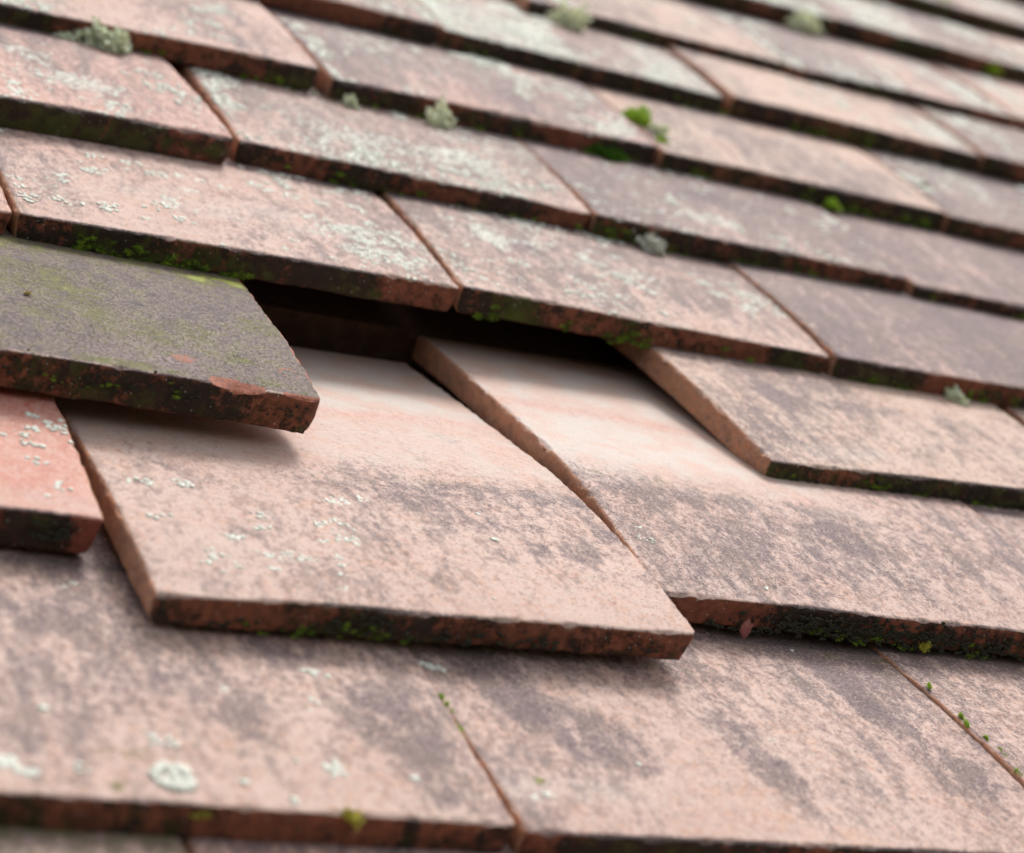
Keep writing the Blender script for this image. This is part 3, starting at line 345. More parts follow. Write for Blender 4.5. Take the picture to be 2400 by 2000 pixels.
PATCHES = [
    ('1b', -6.5, 124.7, 4.025, 2.625, 14, 0.75),
    ('1b', 6.2, 126.9, 4.025, 2.625, 14, 0.75),
    ('1b', 55.6, 126.2, 4.6, 3.0, 22, 0.75),
    ('1b', 63.4, 129.2, 3.45, 2.25, 16, 0.75),
    ('1b', 49.0, 109.6, 6.9, 4.5, 26, 0.75),
    ('1b', 25.4, 110.1, 3.45, 2.25, 8, 0.75),
    ('1b', 24.5, 102.2, 2.875, 1.875, 8, 0.75),
    ('1b', 13.1, 95.3, 3.45, 2.25, 8, 0.75),
    ('1b', 14.8, 94.8, 2.3, 1.5, 5, 0.75),
    ('1b', -8.2, 102.4, 1.725, 1.125, 3, 0.75),
    ('1b', -3.5, 104.1, 2.07, 1.35, 4, 0.75),
    ('1b', 27.7, 86.4, 5.175, 3.375, 20, 0.75),
    ('1b', 20.3, 87.3, 3.45, 2.25, 9, 0.75),
    ('1b', 32.6, 85.6, 3.45, 2.25, 8, 0.75),
    ('1b', 20.4, 78.4, 2.3, 1.5, 5, 0.75),
    ('1b', 10.5, 78.8, 2.3, 1.5, 5, 0.75),
    ('1b', 4.6, 82.1, 4.025, 2.625, 9, 0.75),
    ('1b', 48.0, 101.8, 4.6, 3.0, 16, 0.75),
    ('1b', 50.6, 99.5, 3.45, 2.25, 8, 0.75),
    ('1b', 42.7, 89.3, 1.84, 1.2, 4, 0.75),
    ('1b', 42.6, 84.7, 1.38, 0.9, 3, 0.75),
    ('1b', 41.5, 78.9, 2.76, 1.8, 7, 0.75),
    ('1b', 38.6, 71.8, 1.495, 0.975, 3, 0.75),
    ('1b', 38.9, 70.8, 1.725, 1.125, 3, 0.75),
    ('1b', 1.8, 78.3, 2.76, 1.8, 5, 0.75),
    ('1b', 4.5, 74.5, 1.725, 1.125, 3, 0.75),
    ('1b', 103.5, 128.9, 1.725, 1.125, 3, 0.75),
    ('1b', 87.1, 74.6, 1.38, 0.9, 2, 0.75),
    ('1b', 102.2, 112.0, 1.725, 1.125, 4, 0.75),
    ('1b', 3.6, 85.2, 2.3, 1.5, 3, 0.75),
    ('1b', 52.6, 125.6, 2.3, 1.5, 6, 0.75),
    ('1b', 40.9, 98.1, 2.3, 1.5, 5, 0.75),
    ('1c', 159.9, 126.8, 2.2, 1.54, 5, 0.6),
    ('1c', 162.8, 126.2, 2, 1.4, 4, 0.6),
    ('1c', 162.2, 134.0, 1.3, 0.91, 3, 0.6),
    ('1c', 164.6, 124.9, 1.6, 1.12, 4, 0.6),
    ('1c', 141.3, 94.9, 0.6, 0.42, 1, 0.6),
    ('1c', 195.4, 104.5, 1.3, 0.91, 3, 0.6),
    ('1a', -32.2, 154.3, 1.6, 1.12, 5, 0.8),
    ('1a', -34.5, 154.4, 1.2, 0.84, 3, 0.8),
    ('1a', -28.1, 148.8, 4.5, 3.15, 16, 0.8),
    ('1a', -26.4, 147.7, 2.5, 1.75, 8, 0.8),
    ('1a', -33.9, 144.6, 3, 2.1, 8, 0.8),
    ('1a', -23.6, 153.0, 2, 1.4, 5, 0.8),
    ('1a', -37.8, 139.6, 2.5, 1.75, 6, 0.8),
    ('1a', -24.5, 144.2, 2.2, 1.54, 5, 0.8),
    ('1a', -37.9, 135.3, 2.4, 1.68, 6, 0.8),
    ('1a', -35.3, 134.2, 1.8, 1.26, 4, 0.8),
    ('1a', -22.5, 140.2, 2, 1.4, 4, 0.8),
    ('1a', -22.3, 135.7, 2.5, 1.75, 6, 0.8),
    ('1a', -36.6, 124.6, 2.8, 1.96, 6, 0.8),
    ('1a', -39.5, 125.5, 1, 0.7, 2, 0.8),
    ('1a', -32.9, 110.9, 2.8, 1.96, 6, 0.8),
    ('1a', -33.2, 113.0, 1.5, 1.05, 3, 0.8),
    ('1a', -38.0, 104.6, 1.2, 0.84, 2, 0.8),
    ('1a', -44.0, 138.0, 1.2, 0.84, 2, 0.8),
    ('0a', -26.5, -8.4, 5.2, 5.0, 55, 1.2, None, True, 0.5),
    ('0a', -26.2, -8.1, 3.0, 3.0, 14, 1.1),
    ('0a', -66.4, -7.3, 2.6, 2.6, 12, 1.2),
    ('0a', -62.4, -10.1, 2.2, 2.2, 9, 1.1),
    ('0a', 17.7, -0.8, 3.4, 2.6, 12, 1.0),
    ('0a', 19.6, 1.8, 2, 2, 6, 1.0),
    ('0a', 24.8, 45.2, 2.5, 1.6, 8, 0.9),
    ('0a', 29.0, 42.7, 1.4, 1.2, 3, 0.8),
    ('0a', 21.5, 30.8, 2, 1.6, 6, 0.9),
    ('0a', 19.0, 25.6, 1.6, 1.2, 3, 0.8),
    ('0a', -28.0, 6.2, 2.6, 2, 7, 0.9),
    ('0a', -23.2, 6.1, 1.8, 2, 5, 0.8),
    ('0a', -3.0, 32.3, 1, 1, 2, 0.8),
    ('0a', -53.8, 16.9, 1.5, 1.5, 3, 0.9),
    ('0a', -48.9, -7.4, 1.8, 1.8, 4, 1.0),
    ('0a', 37.9, -1.7, 1.4, 1.4, 2, 1.0),
    ('0a', -7.9, -8.6, 1.5, 1.3, 3, 1.0),
    ('0a', 2.1, -14.3, 1.4, 1.2, 3, 0.9),
    ('0a', -34.9, 79.3, 1, 0.7, 2, 0.7),
    ('0a', -31.7, 80.8, 2, 0.8, 4, 0.7),
    ('0a', 7.1, 2.1, 1, 1, 1, 0.6),
    ('0b', 64.2, 55.8, 4.6, 1.5, 20, 0.75),
    ('0b', 62.6, 56.9, 2, 1.2, 6, 0.8),
    ('0b', 68.4, 54.5, 1.5, 1, 5, 0.8),
    ('0b', 71.9, -5.3, 1.4, 1.2, 3, 0.9),
    ('0b', 76.5, -3.9, 1.6, 1.6, 4, 1.0),
    ('0b', 111.6, 13.6, 0.8, 0.8, 1, 0.8),
    ('0b', 204.1, 89.8, 0.9, 0.5, 2, 0.5),
    ('0b', 164.1, 32.0, 1.4, 0.9, 3, 0.6),
    ('0b', 151.8, 27.7, 0.9, 0.6, 2, 0.5),
    ('3a', 25.3, 355.3, 4.4, 2.8, 10, 0.85),
    ('3a', 21.6, 352.6, 2.75, 1.75, 5, 0.85),
    ('3a', 37.4, 354.0, 3.3, 2.1, 9, 0.85),
    ('3a', 41.2, 356.3, 2.75, 1.75, 7, 0.85),
    ('3a', 20.1, 336.3, 4.4, 2.8, 14, 0.85),
    ('3a', 23.9, 339.6, 2.75, 1.75, 6, 0.85),
    ('3a', 7.0, 325.1, 3.85, 2.45, 10, 0.85),
    ('3a', 6.6, 319.0, 3.3, 2.1, 8, 0.85),
    ('3a', -11.3, 298.9, 4.4, 2.8, 12, 0.85),
    ('3a', -11.2, 295.1, 2.75, 1.75, 8, 0.85),
    ('3a', -11.7, 314.9, 3.85, 2.45, 10, 0.85),
    ('3a', -12.3, 306.5, 2.75, 1.75, 6, 0.85),
    ('3a', 1.0, 300.5, 3.3, 2.1, 7, 0.85),
    ('3a', 9.4, 300.5, 2.2, 1.4, 4, 0.85),
    ('3a', 18.6, 304.0, 3.85, 2.45, 10, 0.85),
    ('3a', 18.4, 299.1, 3.3, 2.1, 8, 0.85),
    ('3a', 30.5, 297.3, 2.42, 1.54, 5, 0.85),
    ('3a', 56.5, 349.5, 3.85, 2.45, 12, 0.85),
    ('3a', 53.9, 334.5, 3.85, 2.45, 13, 0.85),
    ('3a', 57.1, 334.0, 2.75, 1.75, 8, 0.85),
    ('3a', 65.9, 348.0, 3.85, 2.45, 9, 0.85),
    ('3a', 73.4, 345.8, 3.3, 2.1, 8, 0.85),
    ('3a', 89.3, 357.5, 3.85, 2.45, 14, 0.85),
    ('3a', 93.6, 353.9, 3.3, 2.1, 10, 0.85),
    ('3a', 103.8, 352.6, 4.4, 2.8, 12, 0.85),
    ('3a', 71.5, 314.2, 1.76, 1.12, 3, 0.85),
    ('3a', 103.2, 331.2, 4.95, 3.15, 14, 0.85),
    ('3a', 110.5, 332.2, 3.3, 2.1, 8, 0.85),
    ('3a', 113.6, 324.8, 4.95, 3.15, 16, 0.85),
    ('3a', 120.1, 328.9, 3.85, 2.45, 12, 0.85),
    ('3a', 129.3, 335.8, 4.4, 2.8, 14, 0.85),
    ('3a', 116.7, 317.4, 3.85, 2.45, 10, 0.85),
    ('3a', 103.7, 314.3, 3.3, 2.1, 9, 0.85),
    ('3a', 100.4, 314.8, 2.75, 1.75, 6, 0.85),
    ('3a', 130.4, 327.5, 3.85, 2.45, 9, 0.85),
    ('3a', 138.5, 330.5, 3.3, 2.1, 8, 0.85),
    ('3a', 120.3, 312.0, 3.3, 2.1, 8, 0.85),
    ('3a', 126.9, 307.6, 3.85, 2.45, 12, 0.85),
    ('3a', 132.3, 299.5, 6.05, 3.85, 30, 0.85),
    ('3a', 141.0, 307.5, 3.85, 2.45, 10, 0.85),
    ('3a', 88.4, 302.2, 2.2, 1.4, 4, 0.85),
    ('3a', 115.1, 351.6, 4.4, 2.8, 12, 0.85),
    ('3a', 129.2, 353.5, 4.4, 2.8, 13, 0.85),
    ('3a', 131.5, 349.0, 3.3, 2.1, 8, 0.85),
    ('3b', 186.6, 346.3, 4.95, 3.15, 26, 0.9),
    ('3b', 186.6, 340.9, 4.4, 2.8, 20, 0.9),
    ('3b', 188.8, 336.3, 2.75, 1.75, 8, 0.9),
    ('3b', 171.6, 360.7, 3.3, 2.1, 10, 0.9),
    ('3b', 184.5, 367.5, 3.85, 2.45, 12, 0.9),
    ('3b', 187.2, 321.8, 3.85, 2.45, 12, 0.9),
    ('3b', 191.2, 319.7, 2.75, 1.75, 8, 0.9),
    ('3b', 211.1, 344.3, 1.98, 1.26, 5, 0.9),
    ('3b', 227.9, 346.6, 4.4, 2.8, 20, 0.9),
    ('3b', 227.6, 341.1, 3.3, 2.1, 12, 0.9),
    ('3b', 232.9, 339.4, 2.42, 1.54, 6, 0.9),
    ('3b', 236.6, 353.4, 3.85, 2.45, 10, 0.9),
    ('3b', 245.9, 366.0, 2.75, 1.75, 7, 0.9),
    ('3b', 246.8, 353.3, 3.3, 2.1, 10, 0.9),
    ('3b', 239.7, 329.2, 4.4, 2.8, 20, 0.9),
    ('3b', 242.0, 322.9, 4.95, 3.15, 22, 0.9),
    ('3b', 244.9, 320.4, 3.85, 2.45, 14, 0.9),
    ('3b', 249.3, 316.6, 3.3, 2.1, 9, 0.9),
    ('3b', 227.0, 324.9, 3.3, 2.1, 9, 0.9),
    ('3b', 226.2, 304.0, 3.3, 2.1, 10, 0.9),
    ('3b', 192.9, 306.6, 1.98, 1.26, 5, 0.9),
    ('3b', 285.7, 342.9, 4.4, 2.8, 14, 0.9),
    ('3b', 286.0, 332.1, 5.5, 3.5, 18, 0.9),
    ('3b', 292.8, 320.1, 4.95, 3.15, 16, 0.9),
    ('3b', 283.2, 351.2, 2.2, 1.4, 5, 0.9),
    ('3b', 205.7, 353.3, 2.75, 1.75, 6, 0.9),
    ('3b', 192.8, 374.5, 3.3, 2.1, 8, 0.9),
    ('3b', 243.2, 295.9, 2.2, 1.4, 5, 0.9),
]
FRINGES = [
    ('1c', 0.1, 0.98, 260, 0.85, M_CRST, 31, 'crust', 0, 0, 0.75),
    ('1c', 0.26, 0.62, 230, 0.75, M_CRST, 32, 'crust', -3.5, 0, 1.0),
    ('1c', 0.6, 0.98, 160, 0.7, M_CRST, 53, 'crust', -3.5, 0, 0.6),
    ('1c', 0.3, 1, 70, 1.1, M_MDRK, 33, 'moss', 0.4, 0.2, 0.5),
    ('2b', 0.03, 0.98, 110, 1.5, M_MDRK, 34, 'moss', 0, 0, 0.7),
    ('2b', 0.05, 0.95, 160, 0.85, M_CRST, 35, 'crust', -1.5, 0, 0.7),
    ('3b', 0.05, 0.3, 30, 1.7, M_MDRK, 36, 'moss', 0, 0, 0.6),
    ('3b', 0.35, 1, 70, 1.4, M_MDRK, 37, 'moss', 0.3, 0, 0.6),
    ('3c', 0, 0.9, 70, 1.5, M_MDRK, 38, 'moss', 0, 0, 0.6),
    ('3a', 0.12, 0.52, 80, 1.3, M_MDRK, 39, 'moss', 0.2, 0, 0.7),
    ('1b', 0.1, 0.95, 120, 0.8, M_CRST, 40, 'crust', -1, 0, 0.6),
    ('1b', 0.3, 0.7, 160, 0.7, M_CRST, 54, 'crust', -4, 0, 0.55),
    ('1b', 0.15, 0.45, 26, 0.9, M_MDRK, 41, 'moss', 0.2, 0, 0.6),
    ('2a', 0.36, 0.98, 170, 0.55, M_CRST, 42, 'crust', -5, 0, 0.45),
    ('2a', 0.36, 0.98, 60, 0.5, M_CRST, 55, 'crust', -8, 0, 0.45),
    ('2a', 0.45, 0.9, 22, 0.7, M_MDRK, 43, 'moss', -5, 0, 0.6),
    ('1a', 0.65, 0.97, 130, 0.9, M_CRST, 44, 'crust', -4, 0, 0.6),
    ('4b', 0.1, 1, 50, 1.3, M_MDRK, 45, 'moss', 0, 0, 0.5),
    ('4c', 0, 1, 70, 1.5, M_MDRK, 46, 'moss', 0, 0, 0.6),
    ('4d', 0, 0.8, 40, 1.6, M_MDRK, 47, 'moss', 0, 0, 0.6),
    ('5b', 0.1, 1, 50, 1.6, M_MDRK, 48, 'moss', 0, 0, 0.5),
    ('5c', 0.1, 1, 70, 1.6, M_MDRK, 49, 'moss', 0, 0, 0.6),
    ('5a', 0.5, 1, 20, 1.4, M_MDRK, 50, 'moss', 0, 0, 0.5),
    ('6b', 0.1, 1, 40, 1.6, M_MDRK, 51, 'moss', 0, 0, 0.5),
    ('6c', 0.1, 1, 40, 1.6, M_MDRK, 52, 'moss', 0, 0, 0.5),
]
SCATTER = [
    ('3a', 240, 0.7),
    ('3b', 280, 0.75),
    ('4a', 260, 0.85),
    ('4b', 520, 0.85),
    ('4c', 180, 0.85),
    ('5a', 280, 0.9),
    ('5b', 430, 1.05),
    ('5c', 16, 0.9),
    ('5d', 380, 1.1),
    ('6a', 260, 1.1),
    ('6b', 650, 1.2),
    ('6c', 170, 1.1),
    ('6d', 480, 1.2),
    ('7a', 110, 1.1),
    ('7b', 560, 1.3),
    ('7c', 450, 1.3),
    ('8a', 450, 1.3),
    ('8b', 650, 1.3),
    ('8c', 300, 1.2),
    ('9b', 300, 1.3),
    ('9c', 300, 1.3),
]
TUFTS = [
    ('lichen_tuft', 51.1, 466.787, 3, 11.13, 624, 1.98, M_LGRN, 'largest grey-green lichen tuft, at the upper left under a tile edge', 'lichen', 1, 1.15, 'lichen', 1.1, 0.0),
    ('lichen_tuft', 34.8, 467.57, 3, 5.3, 216, 1.43, M_LGRN, 'small pale lichen tuft touching the left side of the largest tuft', 'lichen', 2, 0.6, 'lichen', 1.2, 0.0),
    ('lichen_tuft', 161.2, 463.712, 2, 4.876, 192, 1.43, M_LGRN, 'little pointed green lichen tuft left of the pale yellowish one', 'lichen', 3, 1.15, 'lichen', 1.0, 0.0),
    ('lichen_tuft', 204.3, 465.504, 2, 9.964, 408, 1.76, M_LYEL, 'pale yellowish lichen tuft against the front edge of the rosy tile', 'lichen', 4, 1.15, 'lichen', 1.0, 0.0),
    ('lichen_tuft', 275.7, 375.688, 2, 9.116, 456, 1.65, M_LICH, 'grey-white lichen tuft above the spotted mauve tile, in the middle of the photo', 'lichen', 5, 0.7, 'lichen', 1.15, 0.0),
    ('lichen_tuft', 267.9, 383.155, 4, 4.452, 168, 1.32, M_LGRN, 'small green-grey tuft at the upper left of the grey-white one', 'lichen', 6, 0.9, 'lichen', 1.0, 0.0),
    ('lichen_tuft', 339.4, 643.128, 2, 12.72, 480, 2.31, M_LYEL, 'pale green lichen tuft at the top, sitting above the silvery lichened tile', 'lichen', 7, 1.35, 'lichen', 0.85, 0.0),
    ('lichen_tuft', 550.8, 758.681, 2, 12.19, 312, 2.31, M_LYEL, 'blurred pale green tuft near the top right, second from the right', 'lichen', 8, 1.0, 'lichen', 1.0, 0.0),
    ('lichen_tuft', 379.4, 279.0, 2, 6.996, 336, 1.43, M_LGRN, 'round grey-green lichen tuft below the smooth purple tile at the right', 'lichen', 9, 1.0, 'lichen', 1.0, 0.0),
    ('lichen_tuft', 734.2, 886.328, 2, 12.72, 312, 2.75, M_LYEL, 'highest and most blurred green tuft, at the top right edge', 'lichen', 10, 0.9, 'lichen', 1.1, 0.0),
    ('lichen_tuft', 11.5, 474.228, 3, 5.724, 192, 1.54, M_LGRN, 'small lichen tuft at the top left corner', 'lichen', 11, 0.9, 'lichen', 1.0, 0.0),
    ('moss_cushion', 327.4, 516.4, 5, 13, 832, 2.1, M_MOSS, 'bright green moss cushion growing in the joint beside the buff tile', 'moss', 12, 0.6, 'moss', 0.55, 0.1),
    ('moss_cushion', 327.8, 488.8, 7, 6, 320, 1.425, M_MOSS, 'little bright green moss tip at the lower end of the joint, under the cream lichen', 'moss', 17, 0.6, 'moss', 0.8, 0.0),
    ('lichen_tuft', 330.6, 499.949, 9, 5.512, 240, 1.21, M_LYEL, 'cream lichen knob sitting on the bright green moss', 'lichen', 13, 0.9, 'lichen', 1.0, 0.0),
    ('moss_cushion', 293.3, 472.85, 2, 8.5, 672, 1.725, M_MDRK2, 'deep green moss cushion under the front edge of the rosy tile', 'moss', 14, 0.55, 'moss', 1.3, 0.0),
    ('moss_cushion', 697.1, 771.25, 2, 10.5, 480, 2.55, M_MOSS, 'blurred yellow-green moss cushion near the top right corner', 'moss', 15, 0.75, 'moss', 1.0, 0.0),
    ('moss_cushion', 419.6, 469.4, 2, 5, 288, 1.5, M_MOSS, 'small round yellow-green moss below the front edge of the clean buff tile', 'moss', 16, 0.8, 'moss', 1.0, 0.0),
    ('moss_cushion', 499.9, 515.5, 5, 4.0, 192, 1.5, M_MDRK, 'tiny dark green moss spot on the joint at the right end of the buff tile', 'moss', 18, 0.7, 'moss', 1.0, 0.0),
    ('yellow_lichen', 256.5, 92.946, 2.0, 2.544, 144, 0.605, M_YELL, 'small yellow crumb of lichen under the front edge at the lower right', 'lichen', 19, 1.3, 'lichen', 1.0, 0.0),
    ('yellow_lichen', 16.6, -18.639, 9, 3.392, 96, 0.88, M_YELL, 'yellow lichen on the bottom front edge, the right of two', 'lichen', 20, 0.7, 'lichen', 1.0, 0.0),
    ('yellow_lichen', -21.3, -17.776, 7, 2.756, 96, 0.77, M_YELL, 'yellow lichen on the bottom front edge, the left of two', 'lichen', 21, 0.7, 'lichen', 1.0, 0.0),
    ('moss_speck', 62.5, 36.2, 3.7, 2.21, 150, 0.6, M_MOSS, 'yellow-green moss speck in the joint of the two bottom tiles', 'moss', 60, 0.55, 'moss', 0.55, -0.12, 'moss specks along the bottom joints'),
    ('moss_speck', 62.6, 32.8, 3.7, 2.47, 150, 0.6, M_MOSS, 'yellow-green moss speck in the joint of the two bottom tiles', 'moss', 61, 0.55, 'moss', 0.55, -0.12, 'moss specks along the bottom joints'),
    ('moss_speck', 62.7, 29.4, 3.7, 2.6, 150, 0.6, M_MOSS, 'yellow-green moss speck in the joint of the two bottom tiles', 'moss', 62, 0.55, 'moss', 0.55, -0.12, 'moss specks along the bottom joints'),
    ('moss_speck', 61.7, 24.6, 4.7, 2.08, 150, 0.6, M_MOSS, 'yellow-green moss speck in the joint of the two bottom tiles', 'moss', 63, 0.55, 'moss', 0.55, -0.12, 'moss specks along the bottom joints'),
    ('moss_speck', 62.0, 40.0, 3.7, 1.69, 150, 0.6, M_MOSS, 'yellow-green moss speck in the joint of the two bottom tiles', 'moss', 64, 0.55, 'moss', 0.55, -0.12, 'moss specks along the bottom joints'),
    ('moss_speck', 61.9, 21.5, 4.7, 1.43, 150, 0.6, M_MOSS, 'yellow-green moss speck in the joint of the two bottom tiles', 'moss', 65, 0.55, 'moss', 0.55, -0.12, 'moss specks along the bottom joints'),
    ('moss_speck', 246.9, 53.5, 4.7, 1.69, 150, 0.6, M_MOSS, 'green moss speck in the lower right joint', 'moss', 66, 0.55, 'moss', 0.55, -0.12, 'moss specks along the bottom joints'),
    ('moss_speck', 246.5, 49.3, 4.7, 2.08, 150, 0.6, M_MOSS, 'green moss speck in the lower right joint', 'moss', 67, 0.55, 'moss', 0.55, -0.12, 'moss specks along the bottom joints'),
    ('moss_speck', 250.5, 35.8, 5.7, 2.08, 150, 0.6, M_MOSS, 'green moss speck in the lower right joint', 'moss', 68, 0.55, 'moss', 0.55, -0.12, 'moss specks along the bottom joints'),
    ('moss_speck', 249.7, 32.7, 5.7, 2.34, 150, 0.6, M_MOSS, 'green moss speck in the lower right joint', 'moss', 69, 0.55, 'moss', 0.55, -0.12, 'moss specks along the bottom joints'),
    ('moss_speck', 249.8, 28.7, 5.7, 1.82, 150, 0.6, M_MOSS, 'green moss speck in the lower right joint', 'moss', 70, 0.55, 'moss', 0.55, -0.12, 'moss specks along the bottom joints'),
    ('moss_speck', 249.2, 24.1, 6.7, 2.34, 150, 0.6, M_MOSS, 'green moss speck in the lower right joint', 'moss', 71, 0.55, 'moss', 0.55, -0.12, 'moss specks along the bottom joints'),
    ('moss_speck', 249.9, 22.2, 6.7, 2.08, 150, 0.6, M_MOSS, 'green moss speck in the lower right joint', 'moss', 72, 0.55, 'moss', 0.55, -0.12, 'moss specks along the bottom joints'),
    ('moss_speck', 245.6, 70.8, 2.7, 1.69, 150, 0.6, M_MOSS, 'green moss speck in the lower right joint', 'moss', 73, 0.55, 'moss', 0.55, -0.12, 'moss specks along the bottom joints'),
    ('moss_speck', 248.8, 41.7, 5.7, 1.69, 150, 0.6, M_MOSS, 'green moss speck in the lower right joint', 'moss', 74, 0.55, 'moss', 0.55, -0.12, 'moss specks along the bottom joints'),
]
# ---------------------------------------------------------------- tiles
PROF = {
    None: lambda d, z0: z0 - 0.056 * d - 0.00046 * d * d,
    'B': lambda d, z0: np.interp(d, XB, YB) + z0 - 15.0,
    'C': lambda d, z0: np.interp(d, XC, YC) + z0 - 10.5,
    'M': lambda d, z0: np.interp(d, XM, YM) + z0 - 20.5,
}
def curve(pts):                                             # smooth curve through a few points (Catmull-Rom)
    X = np.arange(0, 271, 1.0); p = np.array(pts, float); out = np.interp(X, p[:, 0], p[:, 1])
    k = np.exp(-0.5 * (np.arange(-30, 31) / 11.0) ** 2); k /= k.sum()
    pad = np.concatenate([out[0] - (out[1] - out[0]) * np.arange(30, 0, -1), out, out[-1] + (out[-1] - out[-2]) * np.arange(1, 31)])
    return X, np.convolve(pad, k, 'valid')
XB, YB = curve([(0, 15), (21, 14), (54, 10), (80, 6), (109, 0.5), (164, -14), (234, -33), (270, -43)])
XC, YC = curve([(0, 10.5), (31, 9.8), (63, 7.3), (88, 4), (112, -1), (156, -10), (193, -18), (270, -38)])
XM, YM = curve([(0, 20.5), (34, 16.8), (59, 12), (99, 4), (121, -1), (160, -11), (270, -38)])

def tile_point(t, x, d, dep=0.0):                           # tile-local mm -> tile frame mm
    W = t['W']; u = x / W
    z = PROF[t['prof']](d, t['z'][0]) - t['z'][0] + u * (t['z'][1] - t['z'][0]) - t['cup'] * (2 * u - 1) ** 2
    return np.stack([x + t['sh'] * d, d - 0.06 * dep, z - dep], -1)

def build_tile(t):
    W, T, vis = t['W'], t['t'], t['vis']; L = t['len']; s = t['seed']
    g = t['grid']; r = 1.3 if g < 2 else 1.6
    def line(n, step, far=None):
        e = [0, 0.3 * r, 0.65 * r, r]
        if far is None:
            k = max(1, int(round((n - 2 * r) / step))); mid = list(np.linspace(r, n - r, k + 1))[1:-1]
        else:
            k = int((far - r) / step); mid = list(r + step * np.arange(1, k + 1)); rest = n - r - mid[-1]
            mid += list(mid[-1] + np.linspace(0, rest, max(2, int(rest / 8)) + 1))[1:-1]
        return np.array(e + mid + [n - r, n - 0.65 * r, n - 0.3 * r, n])
    X = line(W, g); Y = line(L, g, vis); Z = line(T, max(1.0, g * 0.8))
    nx, ny, nz = len(X), len(Y), len(Z)
    I, J, K = np.meshgrid(np.arange(nx), np.arange(ny), np.arange(nz), indexing='ij')
    surf = (I == 0) | (I == nx - 1) | (J == 0) | (J == ny - 1) | (K == 0) | (K == nz - 1)
    idx = -np.ones((nx, ny, nz), np.int64); idx[surf] = np.arange(surf.sum())
    i, j, k = I[surf], J[surf], K[surf]
    p = np.stack([X[i], Y[j], Z[k]], 1)                     # depth axis points down
    inner = np.clip(p, r, np.array([W, L, T]) - r); n = p - inner; ln = np.linalg.norm(n, axis=1, keepdims=True)
    on = ln[:, 0] > 1e-6; n = np.where(on[:, None], n / np.maximum(ln, 1e-6), 0); q = inner + n * r
    sp = p + s * 37.7
    lump = fbm(sp, 4.5, s, 3); fine = fbm(sp, 1.9, s + 5, 2)
    isb = np.clip(-n[:, 1], 0, 1) * (p[:, 1] < r + 0.01); iss = np.abs(n[:, 0]); ist = np.clip(-n[:, 2], 0, 1)
    # ragged front edge and sides
    low = fbm(np.stack([p[:, 0], p[:, 0] * 0 + s, p[:, 0] * 0], 1), 26.0, s + 9, 3)
    q[:, 1] += np.exp(-p[:, 1] / 6) * low * 0.9
    lows = fbm(np.stack([p[:, 1], p[:, 0] * 0 + s * 3, np.sign(p[:, 0] - W / 2) * 50], 1), 30.0, s + 19, 3)
    q[:, 0] += np.exp(-np.minimum(p[:, 0], W - p[:, 0]) / 6) * lows * (0.22 if t['row'] == 1 else 0.45)
    under = fbm(p * np.array([1, 1, 0]), 14.0, s + 29, 3)
    q[:, 2] += (p[:, 2] / T) ** 2 * np.exp(-p[:, 1] / 10) * under * 0.8
    for side in (0, 1):                                     # worn corners, rounded in plan
        R = t['corner'][side]; ex = q[:, 0] if side == 0 else W - q[:, 0]
        m_ = (ex < R) & (q[:, 1] < R) & (q[:, 1] > -3); dx_, dy_ = R - ex, R - q[:, 1]; dd = np.hypot(dx_, dy_); k_ = np.where(m_ & (dd > R), R / np.maximum(dd, 1e-6), 1.0)
        ex2 = R - dx_ * k_; q[:, 1] = np.where(m_, R - dy_ * k_, q[:, 1]); q[:, 0] = np.where(m_, ex2 if side == 0 else W - ex2, q[:, 0])
    amp = 0.10 + 0.60 * isb + 0.42 * iss * (1 - isb)
    q += n * ((lump * 0.8 + fine * 0.6) * amp)[:, None]
    q[:, 0] += (1.6 * np.exp(-p[:, 0] / 2.5) - 1.9 * np.exp(-(W - p[:, 0]) / 3.0)) * (p[:, 2] / T) ** 3 * np.exp(-p[:, 1] / 12)
    edge = isb * ist * 4 + iss * ist * 3                    # nibbled arrises
    q[:, 2] += np.clip(edge, 0, 1) * np.clip(fbm(sp, 3.6, s + 33, 2) - 0.05, 0, 1) * 1.9
    q[:, 2] += ist * fbm(p * np.array([1, 1, 0.]), 38.0, s + 41, 3) * 0.45
    fresh = np.zeros(len(p))
    for (cx, cw, cd, ext) in t.get('chips', ()):
        sh = np.clip(1 - ((p[:, 0] - cx) / cw) ** 2, 0, 1) ** 0.6
        sh = sh * (0.75 + 0.35 * fbm(p, 5.0, s + 3, 2)) * np.clip(1 - p[:, 1] / ext, 0, 1)
        dmin = cd * sh; hit = q[:, 2] < dmin
        q[:, 2] = np.where(hit, dmin + 0.15 * lump, q[:, 2]); fresh = np.maximum(fresh, np.where(hit & (sh > 0.05), 1.0, 0.0))
    if t.get('arris'):
        fresh = np.maximum(fresh, np.exp(-((W - p[:, 0]) / 1.6) ** 2) * (p[:, 2] < 3.5) * sstep(-0.25, 0.15, fbm(sp, 7.0, s + 44, 3)) * (p[:, 1] > 2))
        q[:, 0] -= np.exp(-((W - p[:, 0]) / 1.2) ** 2) * np.clip(fbm(sp, 5.0, s + 45, 3), 0, 1) * 1.8 * (p[:, 2] < 5)
    wear_shade = np.zeros((len(p), 4)); place = np.zeros((len(p), 4)); tone = np.zeros((len(p), 4))
    x, d = p[:, 0], p[:, 1]
    big = fbm(p * np.array([1, 0.55, 1]), 55.0, s + 50, 3); big2 = fbm(p * np.array([1, 0.6, 1]), 48.0, s + 60, 3)
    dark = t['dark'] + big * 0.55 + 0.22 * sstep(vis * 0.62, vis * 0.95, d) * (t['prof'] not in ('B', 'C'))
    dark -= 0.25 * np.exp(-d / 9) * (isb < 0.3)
    if t['key'] == '2a': dark = 1.12 + 0.22 * big
